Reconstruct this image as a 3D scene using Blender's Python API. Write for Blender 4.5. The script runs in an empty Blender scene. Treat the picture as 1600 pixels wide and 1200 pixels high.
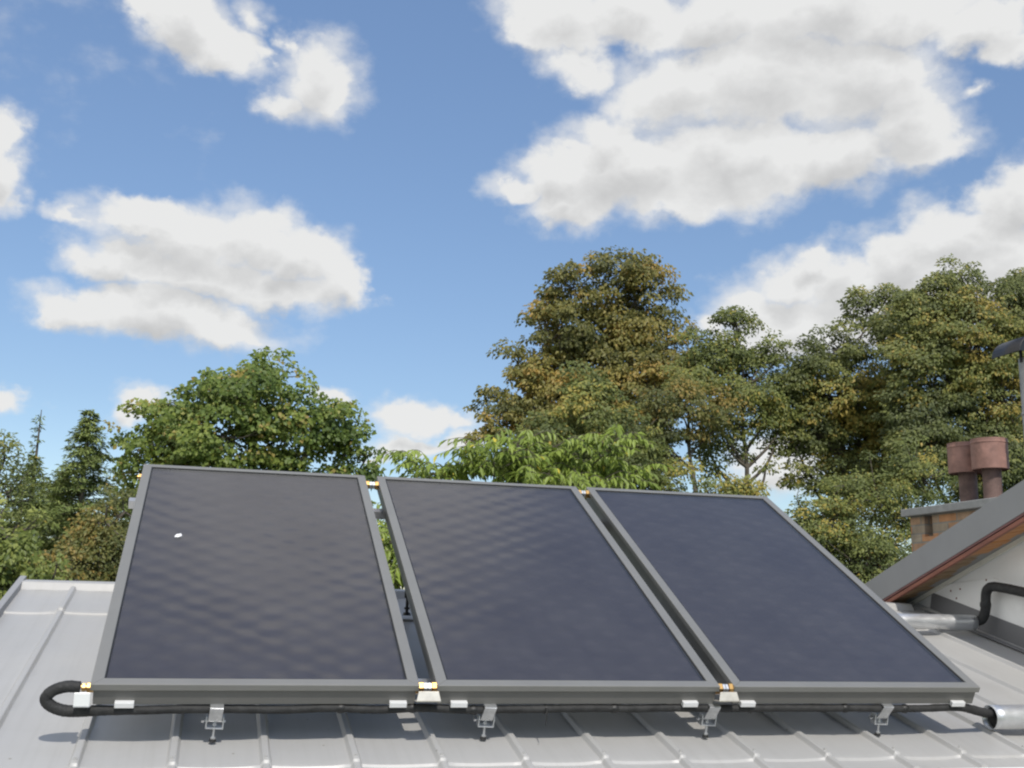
import bpy, math, random
import numpy as np
from mathutils import Matrix, Vector

# ------------------------------------------------------------------ camera, sky, sun, exposure
scene = bpy.context.scene
COL = scene.collection
CAM_F, CAM_C = 1711.4, np.array([0.3457, -3.9590, 0.2730])
CAM_R = np.array([0.96436, -0.26500, 0.02154])
CAM_FW = np.array([0.25516, 0.94590, 0.20112])
CAM_FW /= np.linalg.norm(CAM_FW)
CAM_R -= CAM_FW * (CAM_R @ CAM_FW); CAM_R /= np.linalg.norm(CAM_R)
CAM_U = np.cross(CAM_R, CAM_FW)
cam = bpy.data.cameras.new("camera")
cam.sensor_width = 36.0
cam.lens = CAM_F / 1600 * 36.0
cam.clip_start, cam.clip_end = 0.05, 2000
cam_ob = bpy.data.objects.new("camera", cam)
COL.objects.link(cam_ob)
cam_ob.matrix_world = Matrix(((CAM_R[0], CAM_U[0], -CAM_FW[0], CAM_C[0]), (CAM_R[1], CAM_U[1], -CAM_FW[1], CAM_C[1]),
                              (CAM_R[2], CAM_U[2], -CAM_FW[2], CAM_C[2]), (0, 0, 0, 1)))
scene.camera = cam_ob

SUN_AZ, SUN_EL = math.radians(177.0), math.radians(46.5)     # azimuth from +y towards +x: almost straight behind the viewer
SUN_STRENGTH, SKY_STRENGTH = 3.4, 0.145
sun_dir = Vector((math.sin(SUN_AZ) * math.cos(SUN_EL), math.cos(SUN_AZ) * math.cos(SUN_EL), math.sin(SUN_EL)))
sl = bpy.data.lights.new("sun", 'SUN')
sl.energy, sl.angle, sl.color = SUN_STRENGTH, math.radians(0.53), (1.0, 0.95, 0.87)
so = bpy.data.objects.new("sun", sl)
COL.objects.link(so)
so.rotation_euler = (-sun_dir).to_track_quat('-Z', 'Y').to_euler()
scene.view_settings.view_transform = 'Standard'
scene.view_settings.look = 'None'
scene.view_settings.exposure = 0.0
scene.view_settings.gamma = 1.0
scene.cycles.pixel_filter_type = 'BLACKMAN_HARRIS'; scene.cycles.filter_width = 2.2

# clouds: centre azimuth, centre elevation, half width, half height (degrees of sky), fullness
CLOUDS = [(-7.78, 18.61, 2.24, 0.67, 0.6), (-4.4, 18.93, 3.44, 1.3, 1), (-2.1, 18.27, 4.16, 1.89, 1), (1.18, 18.29, 3.63, 2.18, 1), (3.91, 17.55, 3.19, 1.88, 1), (5.83, 16.54, 1.52, 1.47, 1), (2.68, 15.82, 4.3, 1.36, 1), (-1.29, 16.28, 4.8, 1.43, 1), (-5.45, 16.76, 2.45, 1.4, 1), (-6.38, 13.82, 3.44, 1.3, 1), (-3.34, 14.15, 4.04, 1.74, 1), (-0.76, 13.68, 4.14, 1.22, 1), (-7.96, 13.17, 1.6, 0.86, 0.8), (1.36, 13.44, 1.95, 0.71, 0.8), (-3.53, 28.37, 2.96, 1.88, 1), (-1.77, 27.45, 2.5, 1.48, 1), (-5.19, 28.39, 1.61, 1.15, 0.9), (0.12, 27.26, 1.53, 0.9, 0.6), (3.64, 26.59, 2.78, 2.29, 1), (4.58, 25.75, 1.74, 1.54, 1), (1.84, 25.17, 1.88, 1.54, 0.8), (1.98, 27.79, 1.55, 0.75, 0.5), (0.32, 28.93, 2.05, 1.76, 0.5), (-11.66, 21.42, 1.28, 1.74, 1), (-11.13, 19.88, 1.71, 1.23, 1), (-11.79, 18.86, 1.68, 1.03, 1), (17.94, 30.2, 3.85, 2.1, 1), (16.48, 29.59, 2.2, 1.21, 1), (21.22, 30.3, 4.0, 1.79, 1), (18.52, 27.61, 2.71, 1.54, 0.8), (22.31, 29.36, 2.52, 1.51, 0.8), (26.24, 29.76, 4.95, 2.23, 1), (31.1, 29.35, 5.78, 2.2, 1), (35.74, 28.79, 5.48, 1.87, 1), (39.79, 27.87, 3.95, 1.55, 1), (41.81, 26.66, 2.05, 1.26, 0.9), (24.42, 26.22, 5.28, 2.48, 1), (28.95, 26.55, 6.16, 3.04, 1), (33.96, 26.06, 4.88, 2.68, 1), (36.41, 23.97, 2.97, 2.24, 1), (20.51, 24.3, 3.02, 1.75, 0.9), (17.68, 22.71, 3.38, 1.77, 1), (14.86, 21.8, 2.06, 1.04, 0.9), (18.41, 21.1, 3.35, 1.56, 1), (21.93, 22.51, 5.62, 2.41, 1), (27.14, 22.79, 6.15, 2.68, 1), (32.5, 22.86, 4.89, 2.0, 1), (36.65, 22.58, 2.79, 1.51, 0.9), (24.01, 21.01, 4.15, 1.35, 0.9), (39.56, 24.73, 1.8, 0.81, 0.5), (40.98, 19.78, 2.45, 1.84, 1), (38.54, 18.56, 3.27, 1.88, 1), (36.05, 17.57, 2.6, 1.71, 1), (31.16, 17.93, 1.94, 1.15, 0.9), (30.31, 16.7, 3.25, 1.6, 1), (33.19, 16.53, 3.47, 1.96, 1), (27.98, 15.77, 2.81, 1.46, 0.9), (25.8, 14.76, 2.01, 1.05, 0.8), (30.23, 14.45, 4.84, 2.1, 1), (35.0, 15.14, 4.61, 2.36, 1), (39.87, 16.28, 3.47, 2.88, 1), (9.73, 9.61, 2.02, 1.2, 0.9), (11.75, 9.67, 1.42, 0.8, 0.8), (10.73, 9.81, 2.53, 0.87, 0.7), (9.78, 8.28, 2.68, 0.93, 0.8), (11.96, 8.51, 1.68, 1.0, 0.8), (8.48, 7.56, 1.99, 0.6, 0.5), (5.66, 10.59, 1.59, 0.66, 0.7), (-4.22, 9.45, 1.57, 1.13, 0.9), (-9.88, 9.41, 1.62, 0.85, 0.8), (28.91, 7.67, 2.39, 1.94, 0.9)]
CLOUDS += [(7, 49.5, 15, 8, 1.1), (17, 47, 9, 6, .9), (100, 35, 25, 10, 1), (-75, 40, 40, 22, 1.5), (-58, 18, 26, 12, 1.4), (-105, 22, 34, 16, 1.5), (-60, 62, 30, 14, 1.3), (170, 55, 30, 14, .7), (-140, 30, 30, 10, 1)]  # out of view; the left-hand bank is added to light the gable wall

def sky():
    w = bpy.data.worlds.new("World"); scene.world = w
    w.use_nodes = True
    w.cycles.sampling_method = 'MANUAL'; w.cycles.sample_map_resolution = 512
    nt = w.node_tree; nt.nodes.clear()
    # the cloud field as a group: input a direction in degrees (azimuth, elevation), output fullness
    g = bpy.data.node_groups.new("cloud_field", 'ShaderNodeTree')
    g.interface.new_socket("p", in_out='INPUT', socket_type='NodeSocketVector')
    g.interface.new_socket("f", in_out='OUTPUT', socket_type='NodeSocketFloat')
    gi, go = g.nodes.new("NodeGroupInput"), g.nodes.new("NodeGroupOutput")
    last = None
    for az, el, rx, ry, wt in CLOUDS:
        m = g.nodes.new("ShaderNodeVectorMath"); m.operation = 'MULTIPLY_ADD'
        g.links.new(gi.outputs[0], m.inputs[0])
        m.inputs[1].default_value = (1 / rx, 1 / ry, 0); m.inputs[2].default_value = (-az / rx, -el / ry, 0)
        l = g.nodes.new("ShaderNodeVectorMath"); l.operation = 'LENGTH'
        g.links.new(m.outputs[0], l.inputs[0])
        k = g.nodes.new("ShaderNodeMath"); k.operation = 'MULTIPLY_ADD'
        g.links.new(l.outputs['Value'], k.inputs[0]); k.inputs[1].default_value = -1.0; k.inputs[2].default_value = wt
        if last is None: last = k
        else:
            x = g.nodes.new("ShaderNodeMath"); x.operation = 'SMOOTH_MAX'; x.inputs[2].default_value = .12
            g.links.new(last.outputs[0], x.inputs[0]); g.links.new(k.outputs[0], x.inputs[1]); last = x
    g.links.new(last.outputs[0], go.inputs[0])
    N, K = nt.nodes.new, nt.links.new
    def math_(op, a, b=None, c=None, clamp=False):
        n = N("ShaderNodeMath"); n.operation = op; n.use_clamp = clamp
        for i, v in enumerate((a, b, c)):
            if v is None: continue
            if isinstance(v, (int, float)): n.inputs[i].default_value = v
            else: K(v, n.inputs[i])
        return n.outputs[0]
    tc = N("ShaderNodeTexCoord"); d = tc.outputs['Generated']
    sep = N("ShaderNodeSeparateXYZ"); K(d, sep.inputs[0])
    az = math_('MULTIPLY', math_('ARCTAN2', sep.outputs[0], sep.outputs[1]), 180 / math.pi)
    el = math_('MULTIPLY', math_('ARCSINE', sep.outputs[2]), 180 / math.pi)
    com = N("ShaderNodeCombineXYZ"); K(az, com.inputs[0]); K(el, com.inputs[1]); p = com.outputs[0]
    def noise(scale, detail, rough, off=0, stretch=1.35, dist=0.0):
        mp = N("ShaderNodeMapping"); mp.inputs['Scale'].default_value = (1, 1, stretch); mp.inputs['Location'].default_value = (off, off * .7, off * .3)
        K(d, mp.inputs[0])
        n = N("ShaderNodeTexNoise"); n.inputs['Scale'].default_value = scale; n.inputs['Detail'].default_value = detail
        n.inputs['Roughness'].default_value = rough; n.inputs['Distortion'].default_value = dist
        K(mp.outputs[0], n.inputs['Vector'])
        return n
    # bend the outlines with a coarse noise, then break the edge with a fine one
    nw = noise(9, 4, .6, 3.1)
    vs = N("ShaderNodeVectorMath"); vs.operation = 'MULTIPLY_ADD'; K(nw.outputs['Color'], vs.inputs[0])
    vs.inputs[1].default_value = (4.0, 2.6, 0); vs.inputs[2].default_value = (-2.0, -1.3, 0)
    pa = N("ShaderNodeVectorMath"); pa.operation = 'ADD'; K(p, pa.inputs[0]); K(vs.outputs[0], pa.inputs[1])
    nf = noise(26, 6, .58, 8.2, 1.2)
    vf = N("ShaderNodeVectorMath"); vf.operation = 'MULTIPLY_ADD'; K(nf.outputs['Color'], vf.inputs[0])
    vf.inputs[1].default_value = (2.9, 2.1, 0); vf.inputs[2].default_value = (-1.45, -1.05, 0)
    pb = N("ShaderNodeVectorMath"); pb.operation = 'ADD'; K(pa.outputs[0], pb.inputs[0]); K(vf.outputs[0], pb.inputs[1]); pa = pb
    f0 = N("ShaderNodeGroup"); f0.node_tree = g; K(pa.outputs[0], f0.inputs[0])
    up = N("ShaderNodeVectorMath"); up.operation = 'ADD'; K(pa.outputs[0], up.inputs[0]); up.inputs[1].default_value = (0.35, 1.25, 0)
    f1 = N("ShaderNodeGroup"); f1.node_tree = g; K(up.outputs[0], f1.inputs[0])
    n1 = noise(15, 8, .6, 0.4, dist=.3); n2 = noise(7, 4, .55, 5.0); n3 = noise(17, 6, .55, 1.7, 1.5)
    # cauliflower billows
    mv = N("ShaderNodeMapping"); mv.inputs['Scale'].default_value = (1, 1, 1.2); K(d, mv.inputs[0])
    wv = N("ShaderNodeVectorMath"); wv.operation = 'MULTIPLY_ADD'; K(nw.outputs['Color'], wv.inputs[0]); wv.inputs[1].default_value = (.08, .08, .08); K(mv.outputs[0], wv.inputs[2])
    vo = N("ShaderNodeTexVoronoi"); vo.feature = 'F1'; vo.normalize = True
    vo.inputs['Scale'].default_value = 26; vo.inputs['Detail'].default_value = 2.5; vo.inputs['Roughness'].default_value = .5; vo.inputs['Lacunarity'].default_value = 2.3
    K(wv.outputs[0], vo.inputs['Vector'])
    puff = math_('SUBTRACT', .42, vo.outputs['Distance'])
    field = math_('ADD', math_('ADD', f0.outputs[0], math_('MULTIPLY', math_('SUBTRACT', n1.outputs[0], .5), .9)), math_('MULTIPLY', puff, .22))
    mr = N("ShaderNodeMapRange"); mr.interpolation_type = 'SMOOTHSTEP'; K(field, mr.inputs[0])
    mr.inputs[1].default_value = -.06; mr.inputs[2].default_value = .46
    # thin torn shreds round the clouds
    wi = N("ShaderNodeMapRange"); wi.interpolation_type = 'SMOOTHSTEP'; K(math_('ADD', f0.outputs[0], math_('MULTIPLY', math_('SUBTRACT', n3.outputs[0], .5), 1.7)), wi.inputs[0])
    wi.inputs[1].default_value = -.30; wi.inputs[2].default_value = .55; wi.inputs[4].default_value = .75
    cover = math_('MAXIMUM', mr.outputs[0], wi.outputs[0])
    # shade: bright towards the upper right rim, greyer below where cloud lies above, plus soft billows
    base = N("ShaderNodeMapRange"); base.interpolation_type = 'SMOOTHSTEP'
    K(math_('ADD', f1.outputs[0], math_('MULTIPLY', math_('SUBTRACT', n2.outputs[0], .5), .75)), base.inputs[0])
    base.inputs[1].default_value = .05; base.inputs[2].default_value = 1.0
    bil = N("ShaderNodeMapRange"); K(math_('ADD', math_('MULTIPLY', puff, .5), n3.outputs[0]), bil.inputs[0]); bil.inputs[1].default_value = .36; bil.inputs[2].default_value = .72
    sh = math_('SUBTRACT', math_('MULTIPLY', base.outputs[0], .74), math_('MULTIPLY', bil.outputs[0], .36), clamp=True)
    cm = N("ShaderNodeMix"); cm.data_type = 'RGBA'; K(sh, cm.inputs[0])
    cm.inputs[6].default_value = (.83, .83, .82, 1); cm.inputs[7].default_value = (.47, .47, .47, 1)
    # added: unseen clouds on the left are brightened to light the gable wall
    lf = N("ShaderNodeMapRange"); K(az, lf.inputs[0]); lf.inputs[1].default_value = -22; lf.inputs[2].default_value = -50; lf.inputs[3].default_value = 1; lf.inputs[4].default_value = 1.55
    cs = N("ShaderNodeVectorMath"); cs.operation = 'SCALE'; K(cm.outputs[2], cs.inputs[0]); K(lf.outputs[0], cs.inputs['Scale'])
    st = N("ShaderNodeTexSky"); st.sky_type = 'NISHITA'; st.sun_disc = False
    st.sun_elevation = SUN_EL; st.sun_rotation = SUN_AZ
    st.altitude = 150; st.air_density = 1.0; st.dust_density = .5; st.ozone_density = 2.2
    ss = N("ShaderNodeVectorMath"); ss.operation = 'SCALE'; K(st.outputs[0], ss.inputs[0])
    # the air near the horizon is hazier and the zenith paler than the clean-air model: even the two out a little
    ev = N("ShaderNodeMapRange"); K(el, ev.inputs[0]); ev.inputs[1].default_value = 10; ev.inputs[2].default_value = 36; ev.inputs[3].default_value = SKY_STRENGTH * .86; ev.inputs[4].default_value = SKY_STRENGTH * 1.27
    K(ev.outputs[0], ss.inputs['Scale'])
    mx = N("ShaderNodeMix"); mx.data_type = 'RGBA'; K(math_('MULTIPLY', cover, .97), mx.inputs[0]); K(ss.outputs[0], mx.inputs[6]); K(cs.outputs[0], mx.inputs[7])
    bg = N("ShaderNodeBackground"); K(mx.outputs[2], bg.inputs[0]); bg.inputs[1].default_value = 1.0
    out = N("ShaderNodeOutputWorld"); K(bg.outputs[0], out.inputs[0])
sky()

# ------------------------------------------------------------------ helpers
rng = np.random.default_rng(7)

def tag(o, label=None, cat=None, group=None, kind=None):
    if label: o["label"] = label
    if cat: o["category"] = cat
    if group: o["group"] = group
    if kind: o["kind"] = kind
    return o

def empty(name, loc=(0, 0, 0), rot=(0, 0, 0)):
    o = bpy.data.objects.new(name, None); COL.objects.link(o)
    o.location = loc; o.rotation_euler = rot; o.empty_display_size = .1
    return o

class MB:
    """collects shapes and links them as ONE mesh object"""
    def __init__(s): s.v, s.f, s.sm = [], [], []
    def add(s, vs, fs, smooth=False):
        b = len(s.v); s.v += [tuple(map(float, p)) for p in vs]
        s.f += [tuple(i + b for i in f) for f in fs]; s.sm += [smooth] * len(fs)
        return s
    def box(s, x0, x1, y0, y1, z0, z1, M=None):
        vs = [(x, y, z) for z in (z0, z1) for y in (y0, y1) for x in (x0, x1)]
        if M is not None: vs = [tuple(M @ Vector(p)) for p in vs]
        return s.add(vs, [(0, 2, 3, 1), (4, 5, 7, 6), (0, 1, 5, 4), (2, 6, 7, 3), (0, 4, 6, 2), (1, 3, 7, 5)])
    def obox(s, c, ax, ay, az, hx, hy, hz):
        c, ax, ay, az = (np.array(q, float) for q in (c, ax, ay, az))
        vs = [c + i * hx * ax + j * hy * ay + k * hz * az for k in (-1, 1) for j in (-1, 1) for i in (-1, 1)]
        return s.add(vs, [(0, 2, 3, 1), (4, 5, 7, 6), (0, 1, 5, 4), (2, 6, 7, 3), (0, 4, 6, 2), (1, 3, 7, 5)])
    def tube(s, path, r, n=12, caps=True, smooth=True, flat=1.0, jit=0):
        P = np.array(path, float); m = len(P); R = np.broadcast_to(np.array(r, float), (m,)).copy()
        if jit: R *= 1 + rng.normal(0, jit, m)
        T = np.gradient(P, axis=0); T /= np.linalg.norm(T, axis=1)[:, None] + 1e-12
        a = np.array([0, 0, 1.]) if abs(T[0][2]) < .9 else np.array([1., 0, 0])
        u = np.cross(T[0], a); u /= np.linalg.norm(u)
        vs = []
        for i in range(m):
            u = u - T[i] * (u @ T[i]); u /= np.linalg.norm(u); w = np.cross(T[i], u)
            for k in range(n):
                t = 2 * math.pi * k / n
                vs.append(P[i] + R[i] * (math.cos(t) * u + flat * math.sin(t) * w))
        fs = [(i * n + k, i * n + (k + 1) % n, (i + 1) * n + (k + 1) % n, (i + 1) * n + k) for i in range(m - 1) for k in range(n)]
        s.add(vs, fs, smooth)
        if caps:
            s.add(vs[:n], [tuple(range(n))[::-1]]); s.add(vs[-n:], [tuple(range(n))])
        return s
    def poly(s, pts, thick):
        """flat polygon pushed along the vector thick"""
        n = len(pts); t = np.array(thick, float); P = [np.array(p, float) for p in pts]
        vs = P + [p + t for p in P]
        fs = [tuple(range(n))[::-1], tuple(range(n, 2 * n))] + [(i, (i + 1) % n, n + (i + 1) % n, n + i) for i in range(n)]
        return s.add(vs, fs)
    def build(s, name, mat, parent=None, bevel=0, seg=2):
        me = bpy.data.meshes.new(name); me.from_pydata(s.v, [], s.f); me.update()
        me.polygons.foreach_set("use_smooth", s.sm)
        me.materials.append(mat)
        import bmesh
        bm = bmesh.new(); bm.from_mesh(me); bmesh.ops.recalc_face_normals(bm, faces=bm.faces); bm.to_mesh(me); bm.free()
        o = bpy.data.objects.new(name, me); COL.objects.link(o)
        if parent is not None: o.parent = parent
        if bevel:
            b = o.modifiers.new("bevel", 'BEVEL'); b.width = bevel; b.segments = seg; b.limit_method = 'ANGLE'; b.angle_limit = math.radians(40)
        return o

def smooth_path(pts, n=60):
    P = np.array(pts, float); P = np.vstack([2 * P[0] - P[1], P, 2 * P[-1] - P[-2]]); out = []
    k = max(2, n // (len(P) - 3))
    for i in range(1, len(P) - 2):
        for t in np.linspace(0, 1, k, endpoint=False):
            a, b, c, d = P[i - 1:i + 3]
            out.append(.5 * ((2 * b) + (-a + c) * t + (2 * a - 5 * b + 4 * c - d) * t * t + (-a + 3 * b - 3 * c + d) * t ** 3))
    out.append(P[-2])
    return np.array(out)

# ------------------------------------------------------------------ materials
def material(name, color, rough=.5, metal=0, spec=.5, var=.0, vscale=6, color2=None, bump=0, bscale=40, coords='Object', coat=0, rvar=0.0, dirt=0, dirtcol=(.12, .11, .095)):
    m = bpy.data.materials.new(name); m.use_nodes = True; nt = m.node_tree; b = nt.nodes["Principled BSDF"]
    b.inputs['Base Color'].default_value = (*color, 1); b.inputs['Roughness'].default_value = rough
    b.inputs['Metallic'].default_value = metal; b.inputs['Specular IOR Level'].default_value = spec; b.inputs['Coat Weight'].default_value = coat
    N, K = nt.nodes.new, nt.links.new
    tc = N("ShaderNodeTexCoord")
    colout = None
    def noise(sc, det=6, ro=.6):
        n = N("ShaderNodeTexNoise"); n.inputs['Scale'].default_value = sc; n.inputs['Detail'].default_value = det; n.inputs['Roughness'].default_value = ro
        K(tc.outputs[coords], n.inputs['Vector']); return n
    if var or color2:
        n = noise(vscale)
        c2 = color2 or tuple(c * (1 - var) for c in color); c1 = color if color2 else tuple(min(1, c * (1 + var)) for c in color)
        r = N("ShaderNodeMapRange"); r.inputs[1].default_value = .3; r.inputs[2].default_value = .7; K(n.outputs[0], r.inputs[0])
        x = N("ShaderNodeMix"); x.data_type = 'RGBA'; K(r.outputs[0], x.inputs[0]); x.inputs[6].default_value = (*c1, 1); x.inputs[7].default_value = (*c2, 1)
        colout = x.outputs[2]
    if dirt:
        n = noise(vscale * 2.3, 10, .7)
        r = N("ShaderNodeMapRange"); r.inputs[1].default_value = .52; r.inputs[2].default_value = .8; r.inputs[4].default_value = dirt; K(n.outputs[0], r.inputs[0])
        x = N("ShaderNodeMix"); x.data_type = 'RGBA'; K(r.outputs[0], x.inputs[0]); x.inputs[6].default_value = (*color, 1)
        if colout: K(colout, x.inputs[6])
        x.inputs[7].default_value = (*dirtcol, 1); colout = x.outputs[2]
    if colout: K(colout, b.inputs['Base Color'])
    if rvar:
        n = noise(vscale * 1.7, 7, .65); r = N("ShaderNodeMapRange"); r.inputs[1].default_value = .3; r.inputs[2].default_value = .7
        r.inputs[3].default_value = rough - rvar; r.inputs[4].default_value = rough + rvar; K(n.outputs[0], r.inputs[0]); K(r.outputs[0], b.inputs['Roughness'])
    if bump:
        n = noise(bscale, 8); bm = N("ShaderNodeBump"); bm.inputs['Strength'].default_value = bump; bm.inputs['Distance'].default_value = .01
        K(n.outputs[0], bm.inputs['Height']); K(bm.outputs[0], b.inputs['Normal'])
    return m

M = {}
M['roof'] = roof_material = material("painted_roof_steel", (.388, .383, .370), .42, 0, .5, var=.035, vscale=2.2, bump=.05, bscale=7, rvar=.06, dirt=.10, dirtcol=(.25, .24, .22))
M['roof_trim'] = material("roof_trim_steel", (.41, .40, .39), .45, 0, .5, var=.04, vscale=3)
M['eave_lip'] = material("white_drip_edge", (.74, .74, .74), .4, var=.04)
M['flash'] = material("dark_grey_flashing", (.17, .17, .175), .5, var=.08, vscale=3, dirt=.2)
M['verge'] = material("verge_steel", (.30, .30, .30), .5, var=.06, vscale=3)
M['frame'] = material("anodised_frame", (.225, .222, .210), .46, .25, .5, var=.05, vscale=4, rvar=.06, dirt=.12, dirtcol=(.25, .24, .22))
M['casing'] = material("dark_anodised_casing", (.155, .152, .143), .46, .25, .5, var=.05, vscale=4, rvar=.06, dirt=.10, dirtcol=(.25, .24, .22))
M['back'] = material("collector_back_sheet", (.3, .3, .3), .5, .6)
M['alu'] = material("aluminium", (.72, .72, .73), .33, .85, .5, var=.06, vscale=12, rvar=.08)
M['alu_white'] = material("bright_aluminium_clip", (.86, .86, .86), .3, .3, .5, var=.03)
M['zinc'] = material("zinc_plated_steel", (.55, .56, .57), .35, .8, .5, var=.15, vscale=40, rvar=.1)
M['galv'] = material("galvanised_duct", (.66, .67, .68), .36, .75, .5, var=.14, vscale=9, rvar=.12, bump=.06, bscale=14, dirt=.25, dirtcol=(.35, .34, .32))
M['brass'] = material("brass", (.62, .38, .14), .34, 1, .5, var=.2, vscale=40)
M['rubber'] = material("black_foam_insulation", (.024, .024, .024), .66, 0, .4, var=.45, vscale=28, bump=.5, bscale=45, dirt=.25, dirtcol=(.07, .068, .06))
M['black'] = material("black_plastic", (.012, .012, .012), .5)
M['plate'] = material("weathered_metal_plate", (.62, .58, .50), .4, .5, .5, var=.16, vscale=30)
M['white_wall'] = material("white_painted_cladding", (.87, .87, .855), .55, 0, .4, var=.03, vscale=2.5, dirt=.22, dirtcol=(.45, .42, .38))
M['trim'] = material("cream_trim", (.74, .72, .64), .55, var=.06, vscale=8, dirt=.2)
M['fascia'] = material("grey_wind_board", (.27, .27, .275), .5, 0, .45, var=.05, vscale=4, dirt=.08)
M['concrete'] = material("chimney_concrete", (.30, .30, .295), .85, var=.18, vscale=9, bump=.4, bscale=30, dirt=.35)
M['rust'] = material("red_oxide_steel", (.27, .15, .12), .6, 0, .35, var=.3, vscale=7, dirt=.7, dirtcol=(.10, .065, .058), bump=.1, bscale=20)
M['pot_shade'] = material("shaded_clay", (.135, .085, .072), .75, var=.35, vscale=8, dirt=.6, dirtcol=(.04, .03, .03), bump=.3, bscale=20)  # shade on the pots is put into the colour as darker brown
M['flue'] = material("sooty_galvanised_flue", (.33, .33, .335), .5, .5, .5, var=.2, vscale=6, dirt=.6, dirtcol=(.06, .06, .06))
M['cowl'] = material("black_cowl", (.02, .02, .022), .4, .2)
M['stucco'] = material("pale_stucco", (.55, .53, .48), .9, var=.08, vscale=3, bump=.4, bscale=60)
M['drop'] = material("bird_lime", (.8, .8, .78), .8)

def add_runs(m, amount=.16):
    # faint dirt runs that follow the fall of the roof, and a few specks of leaf litter
    nt = m.node_tree; b = nt.nodes["Principled BSDF"]; N, K = nt.nodes.new, nt.links.new
    src = b.inputs['Base Color'].links[0].from_socket
    tc = N("ShaderNodeTexCoord"); mp = N("ShaderNodeMapping"); mp.inputs['Scale'].default_value = (26, .9, .9); K(tc.outputs['Object'], mp.inputs[0])
    n = N("ShaderNodeTexNoise"); n.inputs['Scale'].default_value = 1; n.inputs['Detail'].default_value = 8; n.inputs['Roughness'].default_value = .65; K(mp.outputs[0], n.inputs['Vector'])
    r = N("ShaderNodeMapRange"); r.inputs[1].default_value = .48; r.inputs[2].default_value = .78; r.inputs[4].default_value = amount; K(n.outputs[0], r.inputs[0])
    x = N("ShaderNodeMix"); x.data_type = 'RGBA'; K(r.outputs[0], x.inputs[0]); K(src, x.inputs[6]); x.inputs[7].default_value = (.20, .19, .165, 1)
    v = N("ShaderNodeTexVoronoi"); v.inputs['Scale'].default_value = 7; v.inputs['Randomness'].default_value = 1; K(tc.outputs['Object'], v.inputs['Vector'])
    s = N("ShaderNodeMapRange"); s.inputs[1].default_value = .045; s.inputs[2].default_value = .03; s.inputs[4].default_value = .75; K(v.outputs['Distance'], s.inputs[0])
    y = N("ShaderNodeMix"); y.data_type = 'RGBA'; K(s.outputs[0], y.inputs[0]); K(x.outputs[2], y.inputs[6]); y.inputs[7].default_value = (.16, .14, .10, 1)
    K(y.outputs[2], b.inputs['Base Color'])
add_runs(M['roof'])

def wood(name, c1, c2, axis_scale=(30, 2, 30), rough=.5):
    m = bpy.data.materials.new(name); m.use_nodes = True; nt = m.node_tree; b = nt.nodes["Principled BSDF"]; N, K = nt.nodes.new, nt.links.new
    tc = N("ShaderNodeTexCoord"); mp = N("ShaderNodeMapping"); mp.inputs['Scale'].default_value = axis_scale; K(tc.outputs['Object'], mp.inputs[0])
    n = N("ShaderNodeTexNoise"); n.inputs['Scale'].default_value = 1.2; n.inputs['Detail'].default_value = 8; n.inputs['Roughness'].default_value = .65; K(mp.outputs[0], n.inputs['Vector'])
    r = N("ShaderNodeMapRange"); r.inputs[1].default_value = .32; r.inputs[2].default_value = .68; K(n.outputs[0], r.inputs[0])
    x = N("ShaderNodeMix"); x.data_type = 'RGBA'; K(r.outputs[0], x.inputs[0]); x.inputs[6].default_value = (*c1, 1); x.inputs[7].default_value = (*c2, 1)
    K(x.outputs[2], b.inputs['Base Color']); b.inputs['Roughness'].default_value = rough
    return m
M['barge'] = wood("stained_red_brown_board", (.30, .11, .07), (.19, .07, .048), (25, 3, 25))
M['barge_dark'] = wood("stained_plum_board", (.21, .09, .085), (.13, .055, .05), (25, 3, 25))
M['soffit_orange'] = wood("varnished_pine", (.60, .26, .08), (.42, .17, .05), (3, 40, 3))
M['soffit_brown'] = wood("weathered_soffit_board", (.36, .24, .135), (.20, .13, .075), (3, 40, 3), .7)

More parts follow.
